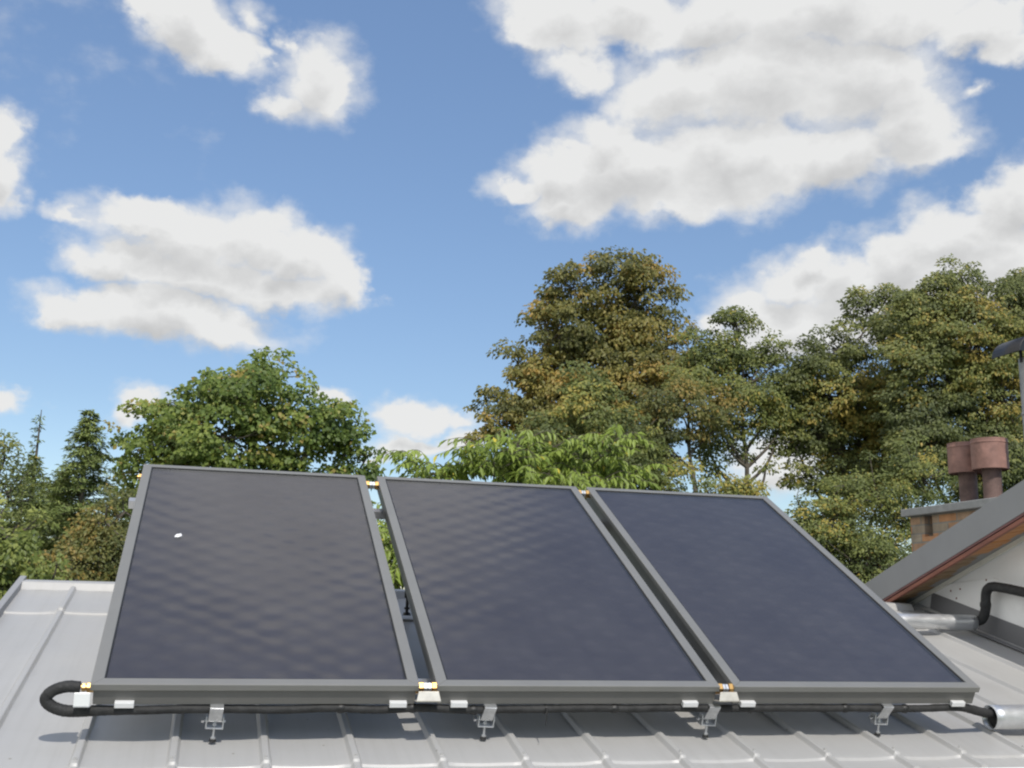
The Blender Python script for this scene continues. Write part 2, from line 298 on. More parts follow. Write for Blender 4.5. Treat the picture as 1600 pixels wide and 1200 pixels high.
def absorber_material():
    m = bpy.data.materials.new("selective_absorber"); m.use_nodes = True; nt = m.node_tree; b = nt.nodes["Principled BSDF"]; N, K = nt.nodes.new, nt.links.new
    tc = N("ShaderNodeTexCoord"); sp = N("ShaderNodeSeparateXYZ"); K(tc.outputs['Object'], sp.inputs[0])
    def mt(op, a, b_=None, c=None):
        n = N("ShaderNodeMath"); n.operation = op
        for i, v in enumerate((a, b_, c)):
            if v is None: continue
            if isinstance(v, (int, float)): n.inputs[i].default_value = v
            else: K(v, n.inputs[i])
        return n.outputs[0]
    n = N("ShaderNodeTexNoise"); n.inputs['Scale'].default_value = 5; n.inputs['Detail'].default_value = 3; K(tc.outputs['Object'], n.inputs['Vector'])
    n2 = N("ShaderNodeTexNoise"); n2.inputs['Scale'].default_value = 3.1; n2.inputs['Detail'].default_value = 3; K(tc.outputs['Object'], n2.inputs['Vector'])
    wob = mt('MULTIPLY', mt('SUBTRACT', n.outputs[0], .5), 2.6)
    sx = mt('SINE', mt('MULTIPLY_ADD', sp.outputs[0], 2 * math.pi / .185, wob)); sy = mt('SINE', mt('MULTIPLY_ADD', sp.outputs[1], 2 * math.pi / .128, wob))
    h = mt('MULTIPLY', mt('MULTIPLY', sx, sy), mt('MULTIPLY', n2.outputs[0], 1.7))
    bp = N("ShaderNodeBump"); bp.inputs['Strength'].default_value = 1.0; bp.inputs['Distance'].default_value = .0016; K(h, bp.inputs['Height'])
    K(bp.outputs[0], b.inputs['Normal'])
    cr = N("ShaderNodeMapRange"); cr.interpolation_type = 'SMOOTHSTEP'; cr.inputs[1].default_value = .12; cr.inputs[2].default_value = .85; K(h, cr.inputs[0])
    cx = N("ShaderNodeMix"); cx.data_type = 'RGBA'; K(cr.outputs[0], cx.inputs[0]); cx.inputs[6].default_value = (.044, .041, .057, 1); cx.inputs[7].default_value = (.056, .052, .068, 1)  # ripple reflections also painted into the base colour as lighter patches
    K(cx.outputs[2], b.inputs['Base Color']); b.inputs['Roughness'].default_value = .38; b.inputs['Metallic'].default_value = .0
    b.inputs['Specular IOR Level'].default_value = .75
    return m
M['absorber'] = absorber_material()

def glass_material():
    m = bpy.data.materials.new("solar_glass"); m.use_nodes = True; nt = m.node_tree; nt.nodes.clear(); N, K = nt.nodes.new, nt.links.new
    t = N("ShaderNodeBsdfTransparent"); t.inputs[0].default_value = (.94, .95, .95, 1)
    g = N("ShaderNodeBsdfGlossy"); g.inputs['Roughness'].default_value = .17
    # rolled solar glass: faint staggered dimples that bend the reflected sky
    tcg = N("ShaderNodeTexCoord"); sg = N("ShaderNodeSeparateXYZ"); K(tcg.outputs['Object'], sg.inputs[0])
    def mt(op, a, b_=None, c=None):
        n = N("ShaderNodeMath"); n.operation = op
        for i, v in enumerate((a, b_, c)):
            if v is None: continue
            if isinstance(v, (int, float)): n.inputs[i].default_value = v
            else: K(v, n.inputs[i])
        return n.outputs[0]
    na = N("ShaderNodeTexNoise"); na.inputs['Scale'].default_value = 4; na.inputs['Detail'].default_value = 4; K(tcg.outputs['Object'], na.inputs['Vector'])
    nb = N("ShaderNodeTexNoise"); nb.inputs['Scale'].default_value = 1.9; nb.inputs['Detail'].default_value = 3; K(tcg.outputs['Object'], nb.inputs['Vector'])
    wob = mt('MULTIPLY', mt('SUBTRACT', na.outputs[0], .5), 3.2)
    hg = mt('MULTIPLY', mt('MULTIPLY', mt('SINE', mt('MULTIPLY_ADD', sg.outputs[0], 2 * math.pi / .185, wob)), mt('SINE', mt('MULTIPLY_ADD', sg.outputs[1], 2 * math.pi / .122, wob))), mt('POWER', mt('MULTIPLY', nb.outputs[0], 2.0), 2.0))
    bg_ = N("ShaderNodeBump"); bg_.inputs['Strength'].default_value = 1.0; bg_.inputs['Distance'].default_value = .00050; K(hg, bg_.inputs['Height']); K(bg_.outputs[0], g.inputs['Normal'])
    fr = N("ShaderNodeFresnel"); fr.inputs[0].default_value = 1.85
    mx = N("ShaderNodeMixShader"); K(fr.outputs[0], mx.inputs[0]); K(t.outputs[0], mx.inputs[1]); K(g.outputs[0], mx.inputs[2])
    # a thin film of dust
    tc = N("ShaderNodeTexCoord"); n = N("ShaderNodeTexNoise"); n.inputs['Scale'].default_value = 3; n.inputs['Detail'].default_value = 9; n.inputs['Roughness'].default_value = .7
    K(tc.outputs['Object'], n.inputs['Vector'])
    r = N("ShaderNodeMapRange"); r.inputs[1].default_value = .35; r.inputs[2].default_value = .75; r.inputs[3].default_value = .035; r.inputs[4].default_value = .075; K(n.outputs[0], r.inputs[0])
    v = N("ShaderNodeTexVoronoi"); v.inputs['Scale'].default_value = 9; K(tc.outputs['Object'], v.inputs['Vector'])
    sp = N("ShaderNodeMapRange"); sp.inputs[1].default_value = .026; sp.inputs[2].default_value = .012; sp.inputs[4].default_value = .7; K(v.outputs['Distance'], sp.inputs[0])
    vs = N("ShaderNodeSeparateColor"); K(v.outputs['Color'], vs.inputs[0])
    th = N("ShaderNodeMath"); th.operation = 'GREATER_THAN'; th.inputs[1].default_value = .86; K(vs.outputs[0], th.inputs[0])
    pr = N("ShaderNodeMath"); pr.operation = 'MULTIPLY'; K(sp.outputs[0], pr.inputs[0]); K(th.outputs[0], pr.inputs[1])
    mxm = N("ShaderNodeMath"); mxm.operation = 'MAXIMUM'; K(r.outputs[0], mxm.inputs[0]); K(pr.outputs[0], mxm.inputs[1])
    df = N("ShaderNodeBsdfDiffuse"); df.inputs[0].default_value = (.45, .44, .42, 1)
    m2 = N("ShaderNodeMixShader"); K(mxm.outputs[0], m2.inputs[0]); K(mx.outputs[0], m2.inputs[1]); K(df.outputs[0], m2.inputs[2])
    o = N("ShaderNodeOutputMaterial"); K(m2.outputs[0], o.inputs[0])
    return m
M['glass'] = glass_material()

def brick_material():
    m = bpy.data.materials.new("old_chimney_brick"); m.use_nodes = True; nt = m.node_tree; b = nt.nodes["Principled BSDF"]; N, K = nt.nodes.new, nt.links.new
    tc = N("ShaderNodeTexCoord"); sp = N("ShaderNodeSeparateXYZ"); K(tc.outputs['Object'], sp.inputs[0])
    ad = N("ShaderNodeMath"); ad.operation = 'ADD'; K(sp.outputs[0], ad.inputs[0]); K(sp.outputs[1], ad.inputs[1])
    c = N("ShaderNodeCombineXYZ"); K(ad.outputs[0], c.inputs[0]); K(sp.outputs[2], c.inputs[1])
    t = N("ShaderNodeTexBrick"); K(c.outputs[0], t.inputs['Vector'])
    t.inputs['Scale'].default_value = 1; t.inputs['Brick Width'].default_value = .25; t.inputs['Row Height'].default_value = .078; t.inputs['Mortar Size'].default_value = .008
    t.inputs['Color1'].default_value = (.42, .20, .09, 1); t.inputs['Color2'].default_value = (.30, .26, .20, 1); t.inputs['Mortar'].default_value = (.24, .22, .19, 1)
    t.inputs['Bias'].default_value = 0; t.inputs['Mortar Smooth'].default_value = .2
    n = N("ShaderNodeTexNoise"); n.inputs['Scale'].default_value = 9; n.inputs['Detail'].default_value = 9; K(tc.outputs['Object'], n.inputs['Vector'])
    mx = N("ShaderNodeMix"); mx.data_type = 'RGBA'; mx.blend_type = 'OVERLAY'; mx.inputs[0].default_value = .7; K(t.outputs[0], mx.inputs[6]); K(n.outputs[0], mx.inputs[7])
    K(mx.outputs[2], b.inputs['Base Color']); b.inputs['Roughness'].default_value = .9
    bp = N("ShaderNodeBump"); bp.inputs['Strength'].default_value = .7; bp.inputs['Distance'].default_value = .008; bp.invert = True; K(t.outputs['Fac'], bp.inputs['Height']); K(bp.outputs[0], b.inputs['Normal'])
    return m
M['brick'] = brick_material()

# ------------------------------------------------------------------ the ground
def ground():
    m = bpy.data.materials.new("meadow_grass"); m.use_nodes = True; nt = m.node_tree; b = nt.nodes["Principled BSDF"]; N, K = nt.nodes.new, nt.links.new
    tc = N("ShaderNodeTexCoord"); n = N("ShaderNodeTexNoise"); n.inputs['Scale'].default_value = .35; n.inputs['Detail'].default_value = 12; n.inputs['Roughness'].default_value = .7
    K(tc.outputs['Object'], n.inputs['Vector'])
    x = N("ShaderNodeMix"); x.data_type = 'RGBA'; K(n.outputs[0], x.inputs[0]); x.inputs[6].default_value = (.035, .065, .015, 1); x.inputs[7].default_value = (.10, .12, .035, 1)
    K(x.outputs[2], b.inputs['Base Color']); b.inputs['Roughness'].default_value = .95
    me = bpy.data.meshes.new("ground"); n_ = 60; xs = np.linspace(-1, 1, n_); xs = np.sign(xs) * np.abs(xs) ** 2.5 * 900
    V = [(x, y, GROUND_Z + .35 * math.sin(x * .09) * math.sin(y * .07) - .2) for y in xs for x in xs]
    me.from_pydata(V, [], [(j * n_ + i, j * n_ + i + 1, (j + 1) * n_ + i + 1, (j + 1) * n_ + i) for j in range(n_ - 1) for i in range(n_ - 1)])
    me.materials.append(m); o = bpy.data.objects.new("ground", me); COL.objects.link(o); tag(o, kind="structure")
GROUND_Z = -3.4
ground()

# ------------------------------------------------------------------ the low outbuilding with the ribbed steel roof
SL = 0.2442                       # roof pitch (radians)
TS = math.tan(SL)
ROOF0 = -0.2241                   # height of the roof plane at y = 0
RIB0, RIBD = -0.3164, 0.2982      # first rib and spacing
RIDGE_Y, EAVE_Y, XL, XR = 2.285, -0.205, -0.575, 4.77
STEPS = (-0.09, 1.735)            # where one sheet laps over the next
def roof_z(y): return ROOF0 + TS * y

def outbuilding():
    root = empty("outbuilding", (2.1, 2.4, GROUND_Z))
    tag(root, "low building with the pale grey ribbed metal roof that carries the solar collectors", "building")
    inv = Matrix.Translation((-2.1, -2.4, -GROUND_Z))
    def fin(mb, *a, **k):
        o = mb.build(*a, **k)
        p = o.parent
        if p is root: o.matrix_parent_inverse = inv
        return o
    # cross-section: slightly dished pans between trapezoid ribs
    prof = []
    k = -1
    while True:
        xr = RIB0 + RIBD * k
        if xr > XR + .1: break
        for dx, h in ((-.020, 0), (-.0175, .0025), (-.0110, .0150), (-.0075, .0170), (.0075, .0170), (.0110, .0150), (.0175, .0025), (.020, 0)): prof.append((xr + dx, h))
        for t in np.linspace(0, 1, 10)[1:-1]: prof.append((xr + .020 + t * (RIBD - .040), -.0045 * (1 - (2 * t - 1) ** 2) ** .8))
        k += 1
    prof = [(x, h) for x, h in prof if XL <= x <= XR]
    prof = [(XL, 0)] + prof + [(XR, 0)]
    def ys():
        L = [(EAVE_Y, 0.0)]
        L += [(y, 0.) for y in np.linspace(EAVE_Y + .03, STEPS[0] - .006, 4)]
        L += [(STEPS[0] - .001, .000), (STEPS[0] + .0045, .0085), (STEPS[0] + .010, .0095)]
        L += [(y, .0095) for y in np.linspace(STEPS[0] + .05, STEPS[1] - .01, 40)]
        L += [(STEPS[1] - .002, .0095), (STEPS[1] + .0035, .018), (STEPS[1] + .009, .019)]
        L += [(y, .019) for y in np.linspace(STEPS[1] + .05, RIDGE_Y - .01, 14)]
        return L
    Y = ys(); V = []; n = len(prof)
    r2 = np.random.default_rng(3)
    wob = r2.normal(0, .0012, (len(Y), n))
    for j in range(1, len(Y)): wob[j] = wob[j - 1] * .86 + wob[j] * .5
    for x, h in prof: V.append((x, EAVE_Y - .001, roof_z(EAVE_Y) - .022))
    for j, (y, dz) in enumerate(Y):
        for i, (x, h) in enumerate(prof):
            kk = wob[j, i - i % 8] * .8
            V.append((x, y, roof_z(y) - .014 + dz + h + kk))
    mb = MB(); mb.add(V, [(j * n + i, j * n + i + 1, (j + 1) * n + i + 1, (j + 1) * n + i) for j in range(len(Y)) for i in range(n - 1)], True)
    # far slope, falling away behind the ridge
    FY = [RIDGE_Y, RIDGE_Y + 1.2, RIDGE_Y + 2.5]; V = []
    zr = roof_z(RIDGE_Y) + .013
    for y in FY:
        for x, h in prof: V.append((x, y + .01, zr - .30 * (y - RIDGE_Y) + h))
    mb.add(V, [(j * n + i, j * n + i + 1, (j + 1) * n + i + 1, (j + 1) * n + i) for j in range(2) for i in range(n - 1)], True)
    # fixing screws with washers on the ribs along the lap
    for k in range(0, 17):
        x = RIB0 + RIBD * k
        for y in (STEPS[0] + .03,):
            z0 = roof_z(y) + .012
            mb.tube([(x, y, z0 - .004), (x, y, z0 + .003)], .0065, 8); mb.tube([(x, y, z0 + .003), (x, y, z0 + .007)], .0038, 6)
    roof = fin(mb, "metal_roof", M['roof'], root)
    # smooth shading with hard creases
    bpy_mesh = roof.data
    try: bpy_mesh.set_sharp_from_angle(angle=math.radians(28))
    except Exception: pass
    def sub(mb, name, mat, par, **k):
        o = mb.build(name, mat, par, **k); o.matrix_parent_inverse = inv @ Matrix.Identity(4) if par is root else Matrix.Identity(4)
        return o
    # ridge cap: folded strip with a small upstand that catches the sun
    c = MB(); z = roof_z(RIDGE_Y)
    sec = [(RIDGE_Y - .128, z - .128 * TS + .002), (RIDGE_Y - .124, z - .124 * TS + .008), (RIDGE_Y - .108, z + .008), (RIDGE_Y - .103, z + .0125), (RIDGE_Y - .096, z + .0145), (RIDGE_Y, z + .023), (RIDGE_Y + .11, z + .006), (RIDGE_Y + .11, z - .010)]
    xs = [XL - .02] + list(np.linspace(XL + .6, XR - .12, 6)) 
    for a, b in zip(xs[:-1], xs[1:]):
        V = [(a, y, zz) for y, zz in sec] + [(b - .002, y, zz) for y, zz in sec]; q = len(sec)
        c.add(V, [(i, i + 1, q + i + 1, q + i) for i in range(q - 1)])
    sub(c, "ridge_cap", M['roof'], roof)
    v = MB()
    for y0, y1 in ((EAVE_Y - .02, .8), (.80, 1.62), (1.62, RIDGE_Y + .02)):
        d = Vector((0, math.cos(SL), math.sin(SL))); nn = Vector((0, -math.sin(SL), math.cos(SL)))
        cy = (y0 + y1) / 2
        v.obox((XL - .004, cy, roof_z(cy) + .010), (1, 0, 0), d, nn, .016, (y1 - y0) / 2 / math.cos(SL) + .004, .028)
    sub(v, "verge_trim", M['verge'], roof, bevel=.003)
    e = MB()
    e.obox((2.1, EAVE_Y - .012, roof_z(EAVE_Y) - .018), (1, 0, 0), (0, 1, 0), (0, 0, 1), 2.67, .013, .012)
    sub(e, "drip_edge", M['eave_lip'], roof, bevel=.003)
    # half-round gutter
    gb = MB(); V = []; q = 11; gx = (XL - .03, XR - .02)
    for x in gx:
        for r in (.062, .058):
            for k in range(q):
                t = math.pi * (1 + k / (q - 1)); V.append((x, EAVE_Y - .09 + r * math.cos(t), roof_z(EAVE_Y) - .075 + r * math.sin(t)))
    f = []
    for k in range(q - 1): f += [(k, k + 1, 2 * q + k + 1, 2 * q + k), (q + k, q + k + 1, 3 * q + k + 1, 3 * q + k)]
    f += [(0, q, 3 * q, 2 * q), (q - 1, 2 * q - 1, 4 * q - 1, 3 * q - 1)]
    gb.add(V, f, True)
    fin(gb, "gutter", M['roof_trim'], root)
    w = MB()
    x0, x1, y0, y1 = XL + .18, XR - .03, EAVE_Y + .12, RIDGE_Y + 2.3
    za, zb, zc = roof_z(y0) - .06, roof_z(RIDGE_Y) - .06, roof_z(RIDGE_Y) - .30 * 2.3 - .05
    w.poly([(x0, y0, GROUND_Z - .3), (x0, y1, GROUND_Z - .3), (x0, y1, zc), (x0, RIDGE_Y, zb), (x0, y0, za)], (x1 - x0, 0, 0))
    fin(w, "wall", M['stucco'], root)
outbuilding()

# ------------------------------------------------------------------ solar collectors
TL = 0.4925
PN = np.array([0, -math.sin(TL), math.cos(TL)]); PV = np.array([0, math.cos(TL), math.sin(TL)])
CW, CL, CT = 1.10, 1.990, 0.0815
OFFS = (0.0, 1.164, 2.324)
def on_panel(x, v, w): return np.array([x, 0, 0]) + PV * v + PN * w
lab = ("leftmost flat dark solar collector, with a white bird dropping on its glass",
       "middle one of three dark solar collectors, between the left and right ones",
       "rightmost dark solar collector, nearest the white gable wall")
def collectors():
    for i, ox in enumerate(OFFS):
        root = empty("solar_collector", (ox, 0, 0), (TL, 0, 0))
        tag(root, lab[i], "solar collector", "solar collectors in a row on the roof")
        fw, lip = .040, .024
        f = MB()
        # face strips of the frame, mitred
        a, b = 0, fw
        o_ = [(0, 0), (CW, 0), (CW, CL), (0, CL)]; i_ = [(b, b), (CW - b, b), (CW - b, CL - b * .8), (b, CL - b * .8)]
        for k in range(4):
            k2 = (k + 1) % 4
            p = [o_[k], o_[k2], i_[k2], i_[k]]
            cx, cy = sum(q[0] for q in p) / 4, sum(q[1] for q in p) / 4
            f.poly([(x, y, -lip) for x, y in p], (0, 0, lip))
        fr = f.build("frame", M['frame'], root, bevel=.0022)
        s = MB(); t = .009
        s.box(t, CW - t, t, t + .012, -CT, -lip); s.box(t, CW - t, CL - t - .012, CL - t, -CT, -lip)
        s.box(t, t + .012, t + .012, CL - t - .012, -CT, -lip); s.box(CW - t - .012, CW - t, t + .012, CL - t - .012, -CT, -lip)
        s.build("casing", M['casing'], root, bevel=.0015)
        MB().box(t + .012, CW - t - .012, t + .012, CL - t - .012, -CT + .002, -CT + .004).build("back_sheet", M['back'], root)
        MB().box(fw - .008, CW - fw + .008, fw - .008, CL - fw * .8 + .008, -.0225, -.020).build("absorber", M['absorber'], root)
        g = MB(); g.add([(fw, fw, -.0055), (CW - fw, fw, -.0055), (CW - fw, CL - fw * .8, -.0055), (fw, CL - fw * .8, -.0055)], [(0, 1, 2, 3)])
        go = g.build("glass_pane", M['glass'], root)
        se = MB(); a, b2, c2, d2 = fw - .001, CW - fw + .001, CL - fw * .8 + .001, .006
        for x0, x1, y0, y1 in ((a, b2, a, a + d2), (a, b2, c2 - d2, c2), (a, a + d2, a + d2, c2 - d2), (b2 - d2, b2, a + d2, c2 - d2)): se.box(x0, x1, y0, y1, -.0075, -.0025)
        se.build("rubber_seal", M['black'], root, bevel=.001)
        for cx in ((.11, 1.03), (.087, .988), (.069, 1.012))[i]:
            c = MB(); c.box(cx - .031, cx + .031, -.010, t, -CT - .003, -CT + .017); c.box(cx - .031, cx + .031, t, .05, -CT - .004, -CT)
            c.build("retaining_clip", M['alu_white'], root, bevel=.002)
        if i == 0:
            d = MB(); P = []
            for k in range(18):
                a = 2 * math.pi * k / 18; r = .0115 * (1 + .22 * math.sin(2 * a + 1) + .15 * math.cos(5 * a + .6) + .1 * math.sin(7 * a)); P.append((r * math.cos(a) + .25 * r * math.sin(a), r * 1.9 * math.sin(a)))
            d.add([(.211, 1.182, -.0030)] + [(.211 + x * .6, 1.182 + y * .6, -.0034) for x, y in P] + [(.211 + x, 1.182 + y, -.0052) for x, y in P],
                  [(0, 1 + k, 1 + (k + 1) % 18) for k in range(18)] + [(1 + k, 19 + k, 19 + (k + 1) % 18, 1 + (k + 1) % 18) for k in range(18)], True)
            d.build("bird_dropping", M['drop'], go)
collectors()

# unions that join neighbouring collectors, and the end fittings
def union_(x0, x1, v, label, bottom=True, plate=True):
    c0 = on_panel((x0 + x1) / 2, v, -.024)
    root = empty("pipe_union", tuple(c0)); tag(root, label, "pipe fitting", "brass unions between the collectors")
    h = (x1 - x0) / 2
    for sx in (-1, 1):
        hx = MB(); hx.tube([(sx * (h + .010), 0, 0), (sx * (h - .016), 0, 0)], .023, 6, smooth=False); hx.tube([(sx * (h - .016), 0, 0), (sx * (h - .020), 0, 0)], .014, 12)
        hx.build("brass_nut", M['brass'], root, bevel=.0015)
    ch = MB()
    for sx in (-1, 1): ch.tube([(sx * .001, 0, 0), (sx * (h - .019), 0, 0)], .020, 6, smooth=False)
    ch.build("steel_coupling", M['zinc'], root, bevel=.001)
    if plate:
        p = MB(); y0 = -.040
        p.add([(-h - .004, y0, -.010), (h + .004, y0, -.010), (h + .012, y0 - .006, -.043), (-h - .012, y0 - .006, -.043)] + [(-h - .004, y0 + .003, -.010), (h + .004, y0 + .003, -.010), (h + .012, y0 - .003, -.043), (-h - .012, y0 - .003, -.043)],
              [(0, 1, 2, 3), (7, 6, 5, 4), (0, 4, 5, 1), (1, 5, 6, 2), (2, 6, 7, 3), (3, 7, 4, 0)])
        p.box(-h - .012, h + .012, y0 - .004, .035, -.046, -.043)
        p.build("bent_plate", M['plate'], root, bevel=.001)
union_(1.10, 1.164, .024, "brass pipe union over a pale plate, low between the left and middle collectors")
union_(2.264, 2.324, .024, "brass pipe union over a pale plate, low between the middle and right collectors")
union_(1.10, 1.164, 1.915, "small brass pipe union near the top edges of the left and middle collectors", plate=False)
union_(2.264, 2.324, 1.945, "small brass pipe union near the top edges of the middle and right collectors", plate=False)
def end_fittings():
    c = on_panel(0, .030, -.030)
    r = empty("brass_fitting", tuple(c)); tag(r, "bright brass fitting on the lower left corner of the leftmost collector", "pipe fitting")
    b = MB(); b.tube([(.012, 0, 0), (-.012, 0, 0)], .018, 6, smooth=False); b.build("brass_nut", M['brass'], r, bevel=.0015)
    b = MB(); b.tube([(-.012, 0, 0), (-.030, .0, 0)], .012, 12); b.tube([(-.018, 0, 0), (-.026, 0, 0)], .015, 6, smooth=False); b.build("copper_stub", M['brass'], r)
    p = MB(); p.box(-.046, .004, -.046, -.042, -.058, -.014); p.box(-.046, .004, -.042, .02, -.061, -.058); p.build("bent_plate", M['alu_white'], r, bevel=.0015)
    c = on_panel(0, 1.90, -.035)
    r = empty("blanking_plug", tuple(c)); tag(r, "small brass plug high on the left edge of the leftmost collector", "pipe fitting")
    b = MB(); b.tube([(.012, 0, 0), (-.014, 0, 0)], .017, 6, smooth=False); b.build("hex_cap", M['brass'], r, bevel=.0015)
    b = MB(); b.tube([(-.014, 0, 0), (-.02, 0, 0)], .010, 10); b.build("threaded_end", M['brass'], r)
end_fittings()

# ------------------------------------------------------------------ mounting frame under the collectors
def rail(v, w, x0, x1, label):
    o = MB()
    a, y, z = (1, 0, 0), PV, PN; c = on_panel((x0 + x1) / 2, v, w)
    hx = (x1 - x0) / 2
    o.obox(c + PN * .018, a, y, z, hx, .020, .0022); o.obox(c - PN * .018, a, y, z, hx, .020, .0022)
    o.obox(c + PV * .018, a, y, z, hx, .0022, .0156); o.obox(c - PV * .018, a, y, z, hx, .0022, .0156)
    ob = o.build("mounting_rail", M['alu'], None); tag(ob, label, "rail", "aluminium rails under the collectors")
rail(.16, -.104, .02, 3.40, "lower aluminium rail in the shade under the front of the collectors")
rail(1.735, -.104, -.042, 3.40, "upper aluminium rail whose white end sticks out behind the left collector")

def roof_bracket(x, y, label):
    n = np.array([0, -math.sin(SL), math.cos(SL)]); d = np.array([0, math.cos(SL), math.sin(SL)]); X = np.array([1., 0, 0])
    base = np.array([x, y, roof_z(y)])
    r = empty("roof_bracket", tuple(base)); tag(r, label, "bracket", "brackets holding the collectors to the roof")
    n2 = n * .96 + np.array([.05, 0, 0]); n2 /= np.linalg.norm(n2)
    up = np.array([.04, -.22, .97]); up /= np.linalg.norm(up); fw = np.cross(up, X); fw /= np.linalg.norm(fw); X2 = np.cross(fw, up)
    b = MB(); b.tube([n * .0, up * .010], [.013, .010], 14); b.build("rubber_washer", M['rubber'], r)
    b = MB(); b.tube([up * .008, up * .016], .0095, 6, smooth=False); b.tube([up * .016, up * .075], .0046, 10)
    b.tube([up * .056, up * .064], .0085, 6, smooth=False); b.build("hanger_bolt", M['zinc'], r)
    u = MB(); c = up * .050
    u.obox(c, X2, fw, up, .030, .017, .0022)
    for s in (-1, 1): u.obox(c + X2 * s * .028 + up * .020, X2, fw, up, .0022, .017, .020)
    u.build("clevis", M['zinc'], r, bevel=.0008)
    p = MB(); q0 = up * .074 - np.array([0, .018, 0]); q1 = np.array([x + .006, .030, -.079]) - base; t_ = (q1 - q0); Lq = np.linalg.norm(t_); t_ /= Lq; s_ = np.cross(t_, X2); s_ /= np.linalg.norm(s_)
    p.obox((q0 + q1) / 2, X2, s_, t_, .0225, .0022, Lq / 2); p.obox(q1 + PV * .012, X, PV, PN, .0225, .012, .0022)
    p.build("strap", M['zinc'], r, bevel=.0008)
    t = MB(); t.tube([up * .072 - X2 * .042, up * .072 + X2 * .036], .0042, 8); t.tube([up * .072 - X2 * .045, up * .072 - X2 * .036], .0085, 6, smooth=False); t.build("cross_bolt", M['zinc'], r)
for x, l in ((.404, "silver bolt bracket under the leftmost collector"), (1.364, "silver bolt bracket under the middle collector, nearer the left collector"),
             (2.25, "silver bolt bracket under the middle collector's right end"), (3.008, "silver bolt bracket under the rightmost collector")):
    roof_bracket(x, .112, l)

def rear_leg(x, label):
    y0 = 1.735 if abs(x - 1.348) < .1 else 1.72
    r = empty("support_leg", (x, y0, roof_z(y0))); tag(r, label, "support leg", "rear legs holding up the collectors")
    top = on_panel(x, 1.735, -.126) - np.array([x, y0, roof_z(y0)])
    b = MB(); b.tube([(0, 0, .02), (0, 0, .036)], [.024, .016], 12); b.build("foot", M['black'], r)
    b = MB(); b.tube([(0, 0, .034), (0, -.004, .13)], .008, 8); b.tube([(0, 0, .05), (0, 0, .062)], .015, 6, smooth=False); b.build("threaded_bolt", M['black'], r)
    b = MB(); a = np.array([0, -.004, .11]); t = top - a; L = np.linalg.norm(t); t /= L; s = np.cross(t, (1, 0, 0)); b.obox(a + t * L / 2, (1, 0, 0), s, t, .016, .010, L / 2); b.build("post", M['black'], r, bevel=.002)
for x, l in ((.40, "dark rear leg under the upper edge of the leftmost collector"), (1.348, "dark rear leg seen in the gap beside the middle collector"), (2.25, "dark rear leg under the upper right end of the middle collector"), (3.0, "dark rear leg under the upper edge of the rightmost collector")):
    rear_leg(x, l)

